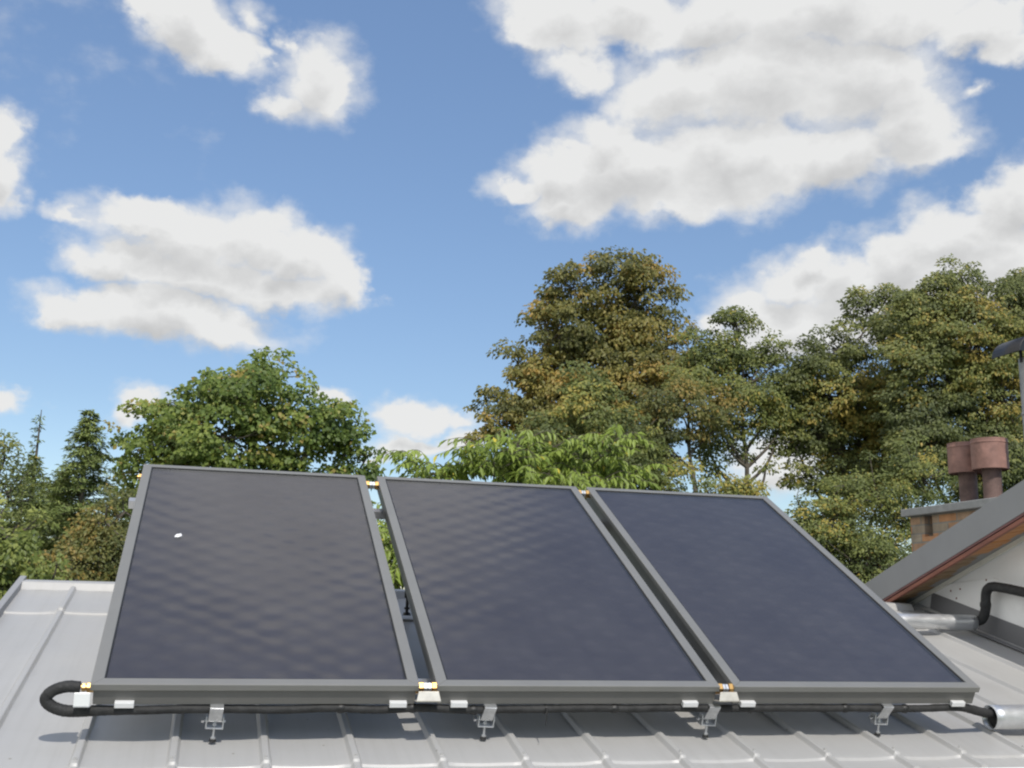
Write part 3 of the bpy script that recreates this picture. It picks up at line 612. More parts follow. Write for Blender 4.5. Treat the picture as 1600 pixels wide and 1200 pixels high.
# ------------------------------------------------------------------ pipes
def pipes():
    # the insulated return loop on the left that runs on under the collectors
    r2 = np.random.default_rng(5)
    pts = [(-.034, .042, -.012), (-.075, .043, -.010), (-.118, .047, -.024), (-.138, .052, -.050), (-.118, .058, -.074), (-.075, .064, -.089), (-.02, .068, -.090), (.05, .066, -.0885)]
    xs = np.arange(.16, 3.42, .16)
    pts += [(x, .060 + r2.normal(0, .002), -.0848 + r2.normal(0, .0022)) for x in xs]
    pts += [(3.44, .084, -.094), (3.51, .10, -.108), (3.62, .115, -.122)]
    p = smooth_path(pts, 340)
    rad = np.where(np.arange(len(p)) < 20, .0195, np.interp(p[:, 0], [-.02, .12, 3.3, 3.45], [.0195, .0145, .0145, .0185])); rad[:60] = np.where(p[:60, 0] < -.02, .0195, rad[:60])
    o = MB().tube(p, rad, 16, jit=.02)
    root = empty("insulated_pipe", (-.1, .05, -.2)); tag(root, "black foam covered pipe looping out at the left and running under all collectors", "pipe")
    ob = o.build("foam_sleeve", M['rubber'], root); ob.matrix_parent_inverse = Matrix.Translation((.1, -.05, .2))
    # loosely wrapped joints in the foam, and ties
    for x in (.40, .83, 1.08, 1.31, 1.86, 2.42, 2.83, 3.1):
        i = np.argmin(np.abs(p[:, 0] - x) + (np.arange(len(p)) < 40) * 9)
        t = MB().tube([p[i] - (.012, 0, 0), p[i] - (.004, 0, 0), p[i] + (.004, 0, 0), p[i] + (.012, 0, 0)], [.0155, .0178, .0178, .0155], 14)
        j = t.build("joint_tape", M['black'], root); j.matrix_parent_inverse = Matrix.Translation((.1, -.05, .2))
    i = np.argmin(np.abs(p[:, 0] - 1.585) + (np.arange(len(p)) < 40) * 9)
    t = MB().tube([p[i] + (.0, -.018, .006), p[i] + (0, -.021, -.005), p[i] + (-.004, -.03, -.03), p[i] + (-.008, -.03, -.058)], [.003, .0028, .0022, .0012], 6)
    t.tube([p[i] - (.004, 0, 0), p[i] + (.004, 0, 0)], .0170, 14)
    j = t.build("cable_tie", M['black'], root); j.matrix_parent_inverse = Matrix.Translation((.1, -.05, .2))

    def sleeve(x0, x1, y, z, r, label, seams):
        root = empty("duct_sleeve", (x0, y, z)); tag(root, label, "metal duct", "galvanised duct sleeves on the roof")
        rr, n = r, 28; V = []; q = 26; xs = np.linspace(0, x1 - x0, q)
        r3 = np.random.default_rng(int(x0 * 100)); dent = r3.normal(0, .0011, (q, n)); dent = (dent + np.roll(dent, 1, 1) + np.roll(dent, -1, 1) + np.roll(dent, 1, 0)) / 2
        for s, f in ((0, 1.0), (1, .975)):
            for i, x in enumerate(xs):
                for k in range(n):
                    t = 2 * math.pi * k / n; R = rr * f + dent[i, k]
                    V.append((x, R * math.cos(t), R * math.sin(t)))
        F = []
        for s in (0, 1):
            for i in range(q - 1):
                for k in range(n):
                    a = s * q * n; F.append((a + i * n + k, a + i * n + (k + 1) % n, a + (i + 1) * n + (k + 1) % n, a + (i + 1) * n + k))
        for i in (0, q - 1):
            for k in range(n): F.append((i * n + k, i * n + (k + 1) % n, q * n + i * n + (k + 1) % n, q * n + i * n + k))
        MB().add(V, F, True).build("duct_shell", M['galv'], root)
        MB().tube([(.03, 0, 0), (x1 - x0 - .02, 0, 0)], rr * .93, 20).build("inner_foam", M['rubber'], root)
        for sx in seams:
            MB().tube([(sx - .006, 0, 0), (sx - .003, 0, 0), (sx + .003, 0, 0), (sx + .006, 0, 0)], [rr, rr + .0025, rr + .0025, rr], 28, caps=False).build("seam_band", M['galv'], root)
        return root
    sleeve(3.545, 4.66, .112, -.128, .050, "silver duct sleeve at the lower right with the black pipe running into its open end", (.62,))
    sleeve(3.62, 4.665, 1.62, .2525, .044, "silver duct sleeve behind the right collector ending under the white gable wall", (.52,))
    pts = [(4.60, 1.62, .2525), (4.665, 1.618, .256), (4.70, 1.59, .275), (4.704, 1.56, .33), (4.704, 1.553, .39), (4.705, 1.54, .435), (4.706, 1.50, .457), (4.707, 1.42, .452), (4.708, 1.23, .422), (4.708, .9, .355), (4.708, .4, .24), (4.708, -.15, .10)]
    root = empty("riser_pipe", (4.7, 1.55, .25)); tag(root, "black insulated pipe bending up out of the duct and along the white gable wall", "pipe")
    o = MB().tube(smooth_path(pts, 120), .0275, 16, jit=.01).build("foam_sleeve", M['rubber'], root); o.matrix_parent_inverse = Matrix.Translation((-4.7, -1.55, -.25))
    t = MB().tube([(4.704, 1.560, .340), (4.704, 1.559, .347), (4.704, 1.556, .362), (4.704, 1.555, .369)], [.029, .031, .031, .029], 14)
    o = t.build("joint_tape", M['black'], root); o.matrix_parent_inverse = Matrix.Translation((-4.7, -1.55, -.25))
pipes()

# ------------------------------------------------------------------ the main house on the right
HS = .342
def rake_z(y): return .3965 + HS * (2.30 - y)
HX, HRY, HE0, HE1 = 4.77, -2.0, -9.0, 5.4
def main_house():
    root = empty("house", (9, -2, GROUND_Z)); tag(root, "white gabled house at the right edge with a red brown barge board", "house")
    inv = Matrix.Translation((-9, 2, -GROUND_Z)); I = Matrix.Identity(4)
    def part(mb, name, mat, bevel=0, par=None):
        o = mb.build(name, mat, par or root, bevel=bevel); o.matrix_parent_inverse = inv if par is None else I
        return o
    zr = rake_z(HRY); zf = lambda y: rake_z(y) if y >= HRY else zr - HS * (HRY - y)
    HW = 9.0
    w = MB(); w.poly([(HX + .012, HE0 + .4, GROUND_Z - .3), (HX + .012, HE1 - .4, GROUND_Z - .3), (HX + .012, HE1 - .4, zf(HE1 - .4) - .004), (HX + .012, HRY, zr - .004), (HX + .012, HE0 + .4, zf(HE0 + .4) - .004)], (HW, 0, 0))
    wall = part(w, "gable_wall", M['white_wall'])
    # cladding board along the foot of the gable, lapped over by the next one above
    c = MB(); c.poly([(HX, .0, roof_z(0) + .115), (HX, 2.14, roof_z(2.14) + .115), (HX, 1.96, rake_z(1.96) - .03), (HX, 1.565, .511), (HX, 0.0, .511 - 1.565 * .303)], (.0105, 0, 0))
    part(c, "cladding_board", M['white_wall'], .001, wall)
    for yy, zz in ((1.95, .44), (1.86, .45), (1.62, .50), (1.90, .395)):
        s = MB(); s.tube([(HX + .001, yy, zz), (HX - .003, yy, zz)], .006, 8); part(s, "screw_head", M['rust'], 0, wall)
    f = MB(); d = np.array([0, math.cos(SL), math.sin(SL)]); nn = np.array([0, -math.sin(SL), math.cos(SL)])
    yc = .98
    f.obox((HX - .004, yc, roof_z(yc) + .060), (1, 0, 0), d, nn, .0035, 1.20, .062); f.obox((HX - .03, yc, roof_z(yc) + .006), (1, 0, 0), d, nn, .03, 1.20, .004)
    part(f, "flashing", M['flash'], .001)
    # roof
    r = MB(); x0 = HX - .22; DZ = -.037
    dn = Vector((0, 1, -HS)).normalized(); up = Vector((0, HS, 1)).normalized()
    for s in (1, -1):
        L = (HE1 - HRY) if s == 1 else (HRY - HE0)
        y1 = HRY + s * L
        a = [(x0 + .02, HRY, zr + .03 + DZ), (x0 + .02, y1, zf(y1) + .03 + DZ), (x0 + .02, y1, zf(y1) + .19 + DZ), (x0 + .02, HRY, zr + .19 + DZ)]
        r.poly(a, (HW + .2, 0, 0))
    roof = part(r, "roof", M['fascia'])
    for s, nm in ((1, 0), (-1, 1)):
        y1 = HE1 if s == 1 else HE0
        k = lambda y, o: (x0, y, zf(y) + o + DZ)
        part(MB().poly([k(HRY, .041), k(y1, .041), k(y1, .209), k(HRY, .209)], (.019, 0, 0)), "wind_board", M['fascia'], .002, roof)
        part(MB().poly([(x0 + .003, HRY, zr + .027 + DZ), (x0 + .003, y1, zf(y1) + .027 + DZ), (x0 + .003, y1, zf(y1) + .0405 + DZ), (x0 + .003, HRY, zr + .0405 + DZ)], (.02, 0, 0)), "upper_barge_board", M['barge_dark'], .001)
        part(MB().poly([(x0 + .001, HRY, zr - .004 + DZ), (x0 + .001, y1, zf(y1) - .004 + DZ), (x0 + .001, y1, zf(y1) + .020 + DZ), (x0 + .001, HRY, zr + .020 + DZ)], (.022, 0, 0)), "barge_board", M['barge'], .002)
        part(MB().poly([(HX - .012, HRY, zr - .034), (HX - .012, y1 - s * .4, zf(y1 - s * .4) - .034), (HX - .012, y1 - s * .4, zf(y1 - s * .4) - .006), (HX - .012, HRY, zr - .006)], (.0105, 0, 0)), "gable_trim", M['trim'], .001)
    # soffit of short cross boards, varnished towards the ridge and weathered lower down
    so1, so2 = MB(), MB(); r3 = np.random.default_rng(2)
    y = HE1 - .05
    while y > HRY:
        h = .058; dz = r3.normal(0, .0025); b = so2 if y > 1.55 else so1; z0 = zf(y) + .003 + dz; z1 = zf(y - h) + .003 + dz; t_ = .010
        xa, xb = x0 + .024, HX + .011
        b.add([(xa, y, z0 + DZ), (xb, y, z0), (xb, y - h, z1), (xa, y - h, z1 + DZ), (xa, y, z0 + DZ + t_), (xb, y, z0 + t_), (xb, y - h, z1 + t_), (xa, y - h, z1 + DZ + t_)],
              [(0, 1, 2, 3), (7, 6, 5, 4), (0, 4, 5, 1), (1, 5, 6, 2), (2, 6, 7, 3), (3, 7, 4, 0)])
        y -= h + .009
    part(so1, "varnished_soffit", M['soffit_orange'], .0015); part(so2, "weathered_soffit", M['soffit_brown'], .0015)
    # brick chimney with a vent opening, concrete slab and two red cowls
    cx0, cx1, y0, y1, zs = 6.50, 7.12, 3.44, 4.78, 1.175
    c = MB(); zb = rake_z(y1) - .8
    c.box(cx0, cx1, y0, y1, zb, .985); c.box(cx0, cx1, y0, 4.462, .985, zs); c.box(cx0, cx1, 4.575, y1, .985, zs); c.box(cx0 + .16, cx1 - .002, 4.462, 4.575, .985, zs)
    ch = part(c, "chimney", M['brick'], .003)
    s = MB(); s.box(cx0 - .06, cx1 + .06, y0 - .06, y1 + .055, zs + .001, zs + .068); part(s, "slab", M['concrete'], .006, ch)
    for (px, py, zt, zl) in ((6.78, 4.325, 1.805, 1.535), (6.76, 3.985, 1.795, 1.53)):
        st_ = MB(); st_.tube([(px + .01, py, zs + .05), (px + .01, py, zl + .03)], .078, 24); part(st_, "chimney_pot", M['pot_shade'], 0, ch); b = MB()
        V = []
        for r, z in ((.146, zl), (.150, zl + .004), (.150, zl + .008), (.150, zt - .045), (.154, zt - .04), (.154, zt - .03), (.150, zt - .025), (.150, zt), (.138, zt), (.138, zl + .01)): V += [(px + r * math.cos(2 * math.pi * k / 32), py + r * math.sin(2 * math.pi * k / 32), z) for k in range(32)]
        b.add(V, [(j * 32 + k, j * 32 + (k + 1) % 32, (j + 1) * 32 + (k + 1) % 32, (j + 1) * 32 + k) for j in range(9) for k in range(32)], True)
        b.tube([(px, py, zl + .025), (px, py, zl + .035)], .139, 32)
        o = part(b, "chimney_cowl", M['rust'], 0, ch)
        try: o.data.set_sharp_from_angle(angle=math.radians(35))
        except Exception: pass
    # stove flue with a half-round hood
    fx, fy = 6.925, 3.60
    b = MB(); b.tube([(fx, fy, zs + .05), (fx, fy, 2.44)], .10, 24); b.tube([(fx, fy, 1.95), (fx, fy, 1.955), (fx, fy, 1.975), (fx, fy, 1.98)], [.10, .106, .106, .10], 24, caps=False)
    fl = part(b, "flue_pipe", M['flue'])
    hd = MB(); V = []; q = 16
    for yy in (-.17, .17):
        for r in (.165, .158):
            for k in range(q): t = math.pi * k / (q - 1); V.append((fx - .03 + r * 1.35 * math.cos(t), fy + yy, 2.455 + r * math.sin(t)))
    F = []
    for k in range(q - 1): F += [(k, k + 1, 2 * q + k + 1, 2 * q + k), (q + k, 3 * q + k, 3 * q + k + 1, q + k + 1), (k, q + k, q + k + 1, k + 1), (2 * q + k, 2 * q + k + 1, 3 * q + k + 1, 3 * q + k)]
    hd.add(V, F, True); hd.add(V[q:2 * q], [tuple(range(q))])
    for sx in (-1, 1): hd.box(fx + sx * .10 - .006, fx + sx * .10 + .006, fy - .012, fy + .012, 2.40, 2.60)
    part(hd, "flue_hood", M['cowl'], 0, fl)
main_house()

# ------------------------------------------------------------------ trees: a tapered trunk with limbs, and a crown of single leaves
def leaf_material(name, ramp, trans=.34, rough=.5):
    m = bpy.data.materials.new(name); m.use_nodes = True; nt = m.node_tree; b = nt.nodes["Principled BSDF"]; N, K = nt.nodes.new, nt.links.new
    at = N("ShaderNodeAttribute"); at.attribute_name = "tint"; at.attribute_type = 'GEOMETRY'
    r = N("ShaderNodeValToRGB"); K(at.outputs['Fac'], r.inputs[0])
    e = r.color_ramp.elements
    while len(e) < len(ramp): e.new(.5)
    for i, (p, c) in enumerate(ramp): e[i].position = p; e[i].color = (*c, 1)
    K(r.outputs[0], b.inputs['Base Color']); b.inputs['Roughness'].default_value = rough; b.inputs['Specular IOR Level'].default_value = .35
    t = N("ShaderNodeBsdfTranslucent"); K(r.outputs[0], t.inputs[0])
    x = N("ShaderNodeMixShader"); x.inputs[0].default_value = trans
    K(b.outputs[0], x.inputs[1]); K(t.outputs[0], x.inputs[2])
    K(x.outputs[0], nt.nodes["Material Output"].inputs[0])
    return m
L = {
 'maple':  leaf_material("maple_leaf", [(0, (0.082, 0.127, 0.027)), (.45, (0.154, 0.212, 0.042)), (.85, (0.274, 0.322, 0.066)), (1, (0.363, 0.271, 0.081))]),
 'olive':  leaf_material("turning_olive_leaf", [(0, (0.107, 0.114, 0.031)), (.4, (0.215, 0.201, 0.053)), (.8, (0.316, 0.262, 0.065)), (1, (0.418, 0.270, 0.065))]),
 'cherry': leaf_material("cherry_leaf", [(0, (0.139, 0.201, 0.038)), (.5, (0.253, 0.328, 0.057)), (.93, (0.341, 0.424, 0.095)), (1, (0.631, 0.541, 0.076))], .35, .42),
 'dark':   leaf_material("dark_green_leaf", [(0, (0.096, 0.121, 0.037)), (.5, (0.172, 0.200, 0.054)), (.93, (0.274, 0.284, 0.071)), (1, (0.494, 0.363, 0.077))]),
 'gold':   leaf_material("yellowing_green_leaf", [(0, (0.099, 0.119, 0.042)), (.5, (0.179, 0.202, 0.059)), (.9, (0.273, 0.274, 0.071)), (1, (0.441, 0.321, 0.077))]),
 'brown':  leaf_material("browning_leaf", [(0, (0.092, 0.105, 0.033)), (.5, (0.163, 0.173, 0.050)), (.9, (0.238, 0.209, 0.056)), (1, (0.336, 0.222, 0.056))]),
 'fir':    leaf_material("conifer_needle", [(0, (0.125, 0.165, 0.052)), (.6, (0.210, 0.258, 0.075)), (1, (0.335, 0.377, 0.115))], .15),
 'lime':   leaf_material("pale_green_leaf", [(0, (0.105, 0.143, 0.033)), (.5, (0.208, 0.249, 0.060)), (1, (0.358, 0.378, 0.102))], .35, .45),
}
M['bark'] = material("tree_bark", (.10, .085, .065), .9, var=.35, vscale=7, bump=.6, bscale=25)
M['bark_pale'] = material("pale_tree_bark", (.20, .17, .13), .9, var=.3, vscale=7, bump=.5, bscale=25)

def unit(a): return a / (np.linalg.norm(a, axis=-1, keepdims=True) + 1e-9)

def leaves_object(name, pos, nrm, along, length, width, tint, mat, parent, fold=.18):
    n = len(pos); along = unit(along - nrm * np.sum(along * nrm, 1)[:, None]); side = np.cross(nrm, along)
    length = np.broadcast_to(length, n)[:, None]; width = np.broadcast_to(width, n)[:, None]
    V = np.empty((n, 4, 3))
    V[:, 0] = pos; V[:, 2] = pos + along * length - nrm * length * .12
    mid = pos + along * length * .45
    V[:, 1] = mid + side * width * .5 + nrm * width * fold; V[:, 3] = mid - side * width * .5 + nrm * width * fold
    idx = np.arange(n) * 4
    F = np.stack([idx, idx + 3, idx + 2, idx, idx + 2, idx + 1], 1).reshape(-1)
    me = bpy.data.meshes.new(name)
    me.vertices.add(4 * n); me.vertices.foreach_set("co", V.reshape(-1).astype(np.float32))
    me.loops.add(6 * n); me.loops.foreach_set("vertex_index", F.astype(np.int32))
    me.polygons.add(2 * n); me.polygons.foreach_set("loop_start", np.arange(0, 6 * n, 3, dtype=np.int32))
    me.update(calc_edges=True)
    a = me.attributes.new("tint", 'FLOAT', 'FACE'); a.data.foreach_set("value", np.repeat(np.clip(tint, 0, 1), 2).astype(np.float32))
    me.materials.append(mat); me.validate()
    o = bpy.data.objects.new(name, me); COL.objects.link(o); o.parent = parent
    return o

def at(px, py, y):
    """the point of the garden at depth y that was measured at pixel px, py of the photograph"""
    d = CAM_FW + CAM_R * (px - 800) / CAM_F + CAM_U * (600 - py) / CAM_F
    t = (y - CAM_C[1]) / d[1]
    return CAM_C + d * t, t / CAM_F          # point, metres per pixel there

def tree(name, label, cat, y, lobes, base_px, leaf, mat, bark='bark', clump=.38, per=46, fill=1.0, trunk_r=.16, group="garden trees behind the roof", droop=.25, seed=1, up=.6, depth=.8, tint_lobes=.34, sprig=.34, limb=1.0, swell=1.06):
    r = np.random.default_rng(seed)
    b, mpp = at(base_px, 950, y); b[2] = GROUND_Z
    root = empty(name, tuple(b)); tag(root, label, cat, group)
    pos, nr, al, ti, clumps = [], [], [], [], []
    sk = MB()
    P = []
    for lx, ly, rx, ry in lobes:
        c, m = at(lx, ly, y); rz = ry * m * swell; rxm = rx * m * swell; rd = max(min(rxm, rz * 1.5), .3) * depth
        c = c + np.array([0, r.normal(0, rd * .45), 0]); P.append((c, rxm, rd, rz))
    allc = np.array([p[0] for p in P]); top = allc[:, 2].max(); lo = allc[:, 2].min()
    # trunk with a slight sway up into the crown
    cx = np.average(allc[:, 0]); cy = np.average(allc[:, 1])
    ts = np.linspace(0, 1, 9)
    ht = top - (top - lo) * .36 - b[2]
    tr = np.stack([b[0] + (cx - b[0]) * ts ** 1.5 + r.normal(0, .05, 9) * ts, b[1] + (cy - b[1]) * ts ** 1.5 + r.normal(0, .05, 9) * ts, b[2] - .2 + (ht + .2) * ts], 1)
    trr = trunk_r * (1 - .86 * ts) ; trr[0] *= 1.35
    tp = smooth_path(tr, 24); sk.tube(tp - b, np.interp(np.linspace(0, 1, len(tp)), ts, trr), 9, jit=.04)
    for c, rxm, rd, rz in P:
        # limb from the trunk to the heart of this part of the crown
        h = b[2] + max(.25 * ht, (c[2] - b[2]) - np.hypot(c[0] - cx, c[1] - cy) * r.uniform(.75, 1.25) - rz * .6)
        k = np.argmin(np.abs(tp[:, 2] - h)); s = tp[k]; rr = np.interp(k / len(tp), ts, trr) * .62
        mid = (s + c) / 2 + np.array([c[0] - s[0], c[1] - s[1], 0]) * .10 - np.array([0, 0, .04 * np.linalg.norm(c - s)]) + r.normal(0, .06, 3)
        lp = smooth_path([s, mid, c], 12); sk.tube(lp - b, np.linspace(rr, .016, len(lp)) * limb, 6, jit=.06)
        nc = max(3, int(fill * 6.0 * rxm * rz / clump ** 2 * (1 + .25 * rd / clump)))
        u = unit(r.normal(size=(nc, 3))); rad = r.uniform(.25, 1, nc) ** .45
        cc = c + u * rad[:, None] * np.array([rxm, rd, rz]); ltint = r.normal(0, tint_lobes * .5)
        for j in range(nc):
            R = clump * r.uniform(.55, 1.2)
            if r.random() < sprig: R *= r.uniform(.4, .75); cc[j] += (u[j] + np.array([0, 0, .25])) * (np.array([rxm, rd, rz]) * r.uniform(.02, .32) + .12)
            clumps.append((cc[j], R, u[j], c, ltint + r.normal(0, tint_lobes * .6)))
    for c, R, out, lc, lt in clumps:
        n = int(3.2 * per * (R / clump) ** 2 * r.uniform(.75, 1.25)) + 4
        d = unit(r.normal(size=(n, 3))) * (r.random(n) ** .40)[:, None] * np.array([R, R, R * .44])
        # a leafy shoot is a shallow dome: leaves sit towards its upper side
        d[:, 2] += -.35 * (d[:, 0] ** 2 + d[:, 1] ** 2) / R + .1 * R
        pos.append(c + d); nr.append(unit(unit(d) * .35 + out * .30 + np.array([0, -.72, up * .72]) + r.normal(0, .42, (n, 3))))
        al.append(unit(unit(d + out * R * .3) + np.array([0, 0, -droop]) + r.normal(0, .35, (n, 3))))
        ti.append(np.clip(.45 + lt + r.normal(0, .17, n), 0, .97) + (r.random(n) < .012) * .6)
        if r.random() < .55:
            tw = smooth_path([lc, (lc + c) / 2 + np.array([0, 0, -.06]) + r.normal(0, .05, 3), c + out * R * .3], 6)
            sk.tube(tw - b, np.linspace(.016, .004, len(tw)) * max(limb, .7), 4, caps=False)
    pos, nr, al, ti = map(np.concatenate, (pos, nr, al, ti))
    n = len(pos)
    ln = leaf[0] * .53 * r.uniform(.5, 1.45, n)
    sk.build("trunk", M[bark], root)
    leaves_object("crown", pos - b, nr, al, ln, ln * leaf[1], ti, mat, root)
    return root, n

def conifer(name, label, y, tip, base_py, halfw, mat, seed=1, spire=0, dens=1.0, group="conifers at the left"):
    r = np.random.default_rng(seed)
    t, m = at(tip[0], tip[1], y); bt, _ = at(tip[0] + (base_py - tip[1]) * .0, base_py, y)
    b = np.array([t[0], t[1], GROUND_Z]); root = empty(name, tuple(b)); tag(root, label, "conifer", group)
    H = t[2] - b[2]; zb = bt[2]; sk = MB()
    sk.tube([(0, 0, -.2), (0, 0, H * .5), (0.02, 0, H)], [.13, .08, .006], 8)
    pos, nr, al, ti = [], [], [], []
    z = t[2] - .03
    hw = halfw * m
    while z > b[2] + .6:
        f = (t[2] - z) / (t[2] - zb); s = spire * m
        if t[2] - z < s:
            W = hw * .07 * (t[2] - z) / s * r.uniform(.5, 1); nb = 2; step = .16
        else:
            W = hw * min(1.25, max(.07, ((t[2] - z - s) / max(.1, t[2] - zb - s)) ** .85)) ; nb = int(11 * dens); step = .115
        for k in range(nb):
            a = r.uniform(0, 2 * math.pi); w = W * r.uniform(.45, 1.3) + .02
            o = np.array([math.cos(a), math.sin(a), 0]); rise = r.uniform(-.05, .30)
            zz = z - b[2] - r.uniform(0, step * 1.6); q = smooth_path([(0, 0, zz), o * w * .5 + (0, 0, zz + w * rise * .3), o * w + (0, 0, zz + w * (rise - .22))], 6)
            sk.tube(q, np.linspace(.010, .003, len(q)), 3, caps=False)
            n = int((16 + 110 * w) * dens)
            u = r.random(n) ** .7; i = np.minimum((u * (len(q) - 1)).astype(int), len(q) - 2); fr = (u * (len(q) - 1) - i)[:, None]
            p = q[i] * (1 - fr) + q[i + 1] * fr
            side = np.cross(o, (0, 0, 1)) * r.choice([-1, 1], n)[:, None]
            p = p + side * r.uniform(0, min(.12, .04 + w * .35), n)[:, None] * (1 - u[:, None] * .6) + r.normal(0, .02, (n, 3))
            pos.append(p); al.append(unit(o * .8 + side * .55 + np.array([0, 0, -.25]) + r.normal(0, .35, (n, 3)))); nr.append(unit(np.array([0, 0, 1.]) + o * .3 + r.normal(0, .45, (n, 3))))
            ti.append(np.clip(.45 + r.normal(0, .12) + r.normal(0, .16, n) + .25 * (u - .5), 0, 1))
        z -= step * r.uniform(.8, 1.2)
    pos, nr, al, ti = map(np.concatenate, (pos, nr, al, ti)); n = len(pos); ln = .08 * r.uniform(.5, 1.3, n)
    sk.build("trunk", M['bark'], root); leaves_object("crown", pos, nr, al, ln, ln * .30, ti, mat, root)
    return root, n

def cherry(y, lobes, base_px, label):
    """arching twigs hung with long pointed leaves"""
    r = np.random.default_rng(11); b, m = at(base_px, 950, y); b[2] = GROUND_Z
    root = empty("cherry_tree", tuple(b)); tag(root, label, "tree", "garden trees behind the roof")
    sk = MB(); sk.tube([(0, 0, -.2), (.03, 0, 1.2), (0, .05, 2.6)], [.13, .10, .06], 9)
    pos, nr, al, ti = [], [], [], []
    for lx, ly, rx, ry, den in lobes:
        c, m = at(lx, ly, y); c = c + np.array([0, r.normal(0, .25), 0]); rz, rxm = ry * m, rx * m; rd = min(.9, max(.3, rxm))
        q = smooth_path([np.array([0, .05, 2.3]), (c - b) * .5 + np.array([0, 0, .9]), c - b], 10); sk.tube(q, np.linspace(.035, .008, len(q)), 5)
        nt_ = int(den * 60 * rxm * rz / .09) + 3
        for j in range(nt_):
            u = unit(r.normal(size=3)); s = c + u * np.array([rxm, rd, rz]) * r.uniform(.2, .92)
            o = np.array([u[0] + r.normal(0, .5), u[1] * .6 - .15 + r.normal(0, .4), 0]); o /= np.linalg.norm(o) + 1e-6
            Lt = r.uniform(.22, .42); q = smooth_path([s, s + o * Lt * .5 + (0, 0, Lt * .22), s + o * Lt + (0, 0, Lt * r.uniform(-.15, .2))], 8)
            sk.tube(q - b, np.linspace(.0045, .002, len(q)), 4, caps=False)
            n = r.integers(11, 18); v = np.linspace(.05, 1, n); i = np.minimum((v * (len(q) - 1)).astype(int), len(q) - 2); f = (v * (len(q) - 1) - i)[:, None]
            p = q[i] * (1 - f) + q[i + 1] * f; sd = np.cross(o, (0, 0, 1)) * np.where(np.arange(n) % 2, 1, -1)[:, None]
            a_ = unit(o * r.uniform(.15, .7, (n, 1)) + sd * r.uniform(.3, .8, (n, 1)) + np.array([0, 0, -1]) * r.uniform(.35, 1.15, (n, 1)) + r.normal(0, .12, (n, 3)))
            nn = unit(np.array([0, 0, 1.]) * .7 + sd * .35 + o * .3 + np.array([0, -.35, 0]) + r.normal(0, .25, (n, 3)))
            pos.append(p); al.append(a_); nr.append(nn); ti.append(np.clip(.5 + r.normal(0, .13) + r.normal(0, .14, n), 0, .92) + (r.random(n) < .015) * .6)
    pos, nr, al, ti = map(np.concatenate, (pos, nr, al, ti)); n = len(pos); ln = .115 * r.uniform(.6, 1.2, n)
    sk.build("trunk", M['bark'], root); leaves_object("crown", pos - b, nr, al, ln, ln * .30, ti, L['cherry'], root, fold=.3)
    return root, n

cnt = {}
cnt['maple'] = tree("maple_tree", "broad green maple standing behind the leftmost collector", "tree", 17,
    [(290, 648, 62, 36), (378, 618, 62, 38), (428, 586, 40, 28), (400, 600, 40, 26), (335, 612, 46, 24), (255, 690, 60, 45), (350, 690, 90, 45), (445, 680, 75, 40), (425, 645, 60, 35), (470, 640, 30, 24), (575, 712, 22, 22), (515, 665, 38, 28), (545, 700, 36, 36), (212, 725, 26, 38), (565, 738, 26, 24), (470, 745, 80, 26), (290, 745, 90, 40), (530, 645, 22, 16),
     (370, 810, 190, 70), (260, 660, 50, 30), (262, 632, 28, 16), (320, 790, 120, 60), (470, 800, 90, 60)], 385, (.15, .85), L['maple'], seed=3, clump=0.3956, per=50, fill=1.15, swell=1, trunk_r=.26)
cnt['olive'] = tree("broadleaf_tree", "tallest tree, olive gold with turning leaves, behind the middle collector", "tree", 24,
    [(965, 428, 62, 28), (890, 455, 40, 30), (1012, 432, 30, 28), (1048, 462, 16, 16), (930, 490, 80, 48), (1000, 500, 55, 52), (872, 522, 45, 38), (846, 494, 14, 12), (950, 560, 100, 50), (862, 572, 50, 36), (800, 553, 16, 12), (1030, 545, 38, 36), (820, 602, 36, 32), (772, 602, 14, 16), (900, 630, 90, 50), (1005, 610, 62, 46), (790, 650, 40, 32), (768, 682, 32, 26), (850, 672, 60, 40), (920, 720, 120, 60), (980, 660, 60, 50)],
    940, (.20, .62), L['olive'], seed=5, clump=0.4816, per=48, fill=1.35, swell=1.04, trunk_r=.32, droop=.7, tint_lobes=.42)
cnt['midgreen'] = tree("broadleaf_tree", "dark green tree growing in front of the tall olive gold one", "tree", 18.5,
    [(905, 655, 55, 45), (950, 690, 55, 45), (850, 690, 45, 36), (985, 735, 40, 36), (905, 602, 26, 26), (1040, 745, 40, 26), (930, 750, 90, 40), (830, 730, 60, 30), (1000, 780, 60, 40), (1110, 765, 50, 18), (1160, 770, 40, 14)], 935, (.15, .62), L['dark'], seed=8, clump=.38, per=46, fill=1.3, swell=1.1, trunk_r=.16)
cnt['brown'] = tree("broadleaf_tree", "brownish olive tree with a bare lower trunk beside the tallest tree", "tree", 20,
    [(1055, 640, 55, 30), (1105, 650, 45, 26), (1020, 655, 40, 30), (1075, 685, 36, 18), (1085, 610, 36, 20), (1035, 690, 30, 20), (1140, 640, 24, 16)], 1092, (.15, .65), L['brown'], seed=9, clump=.42, per=44, fill=1.1, swell=1.1, trunk_r=.17)
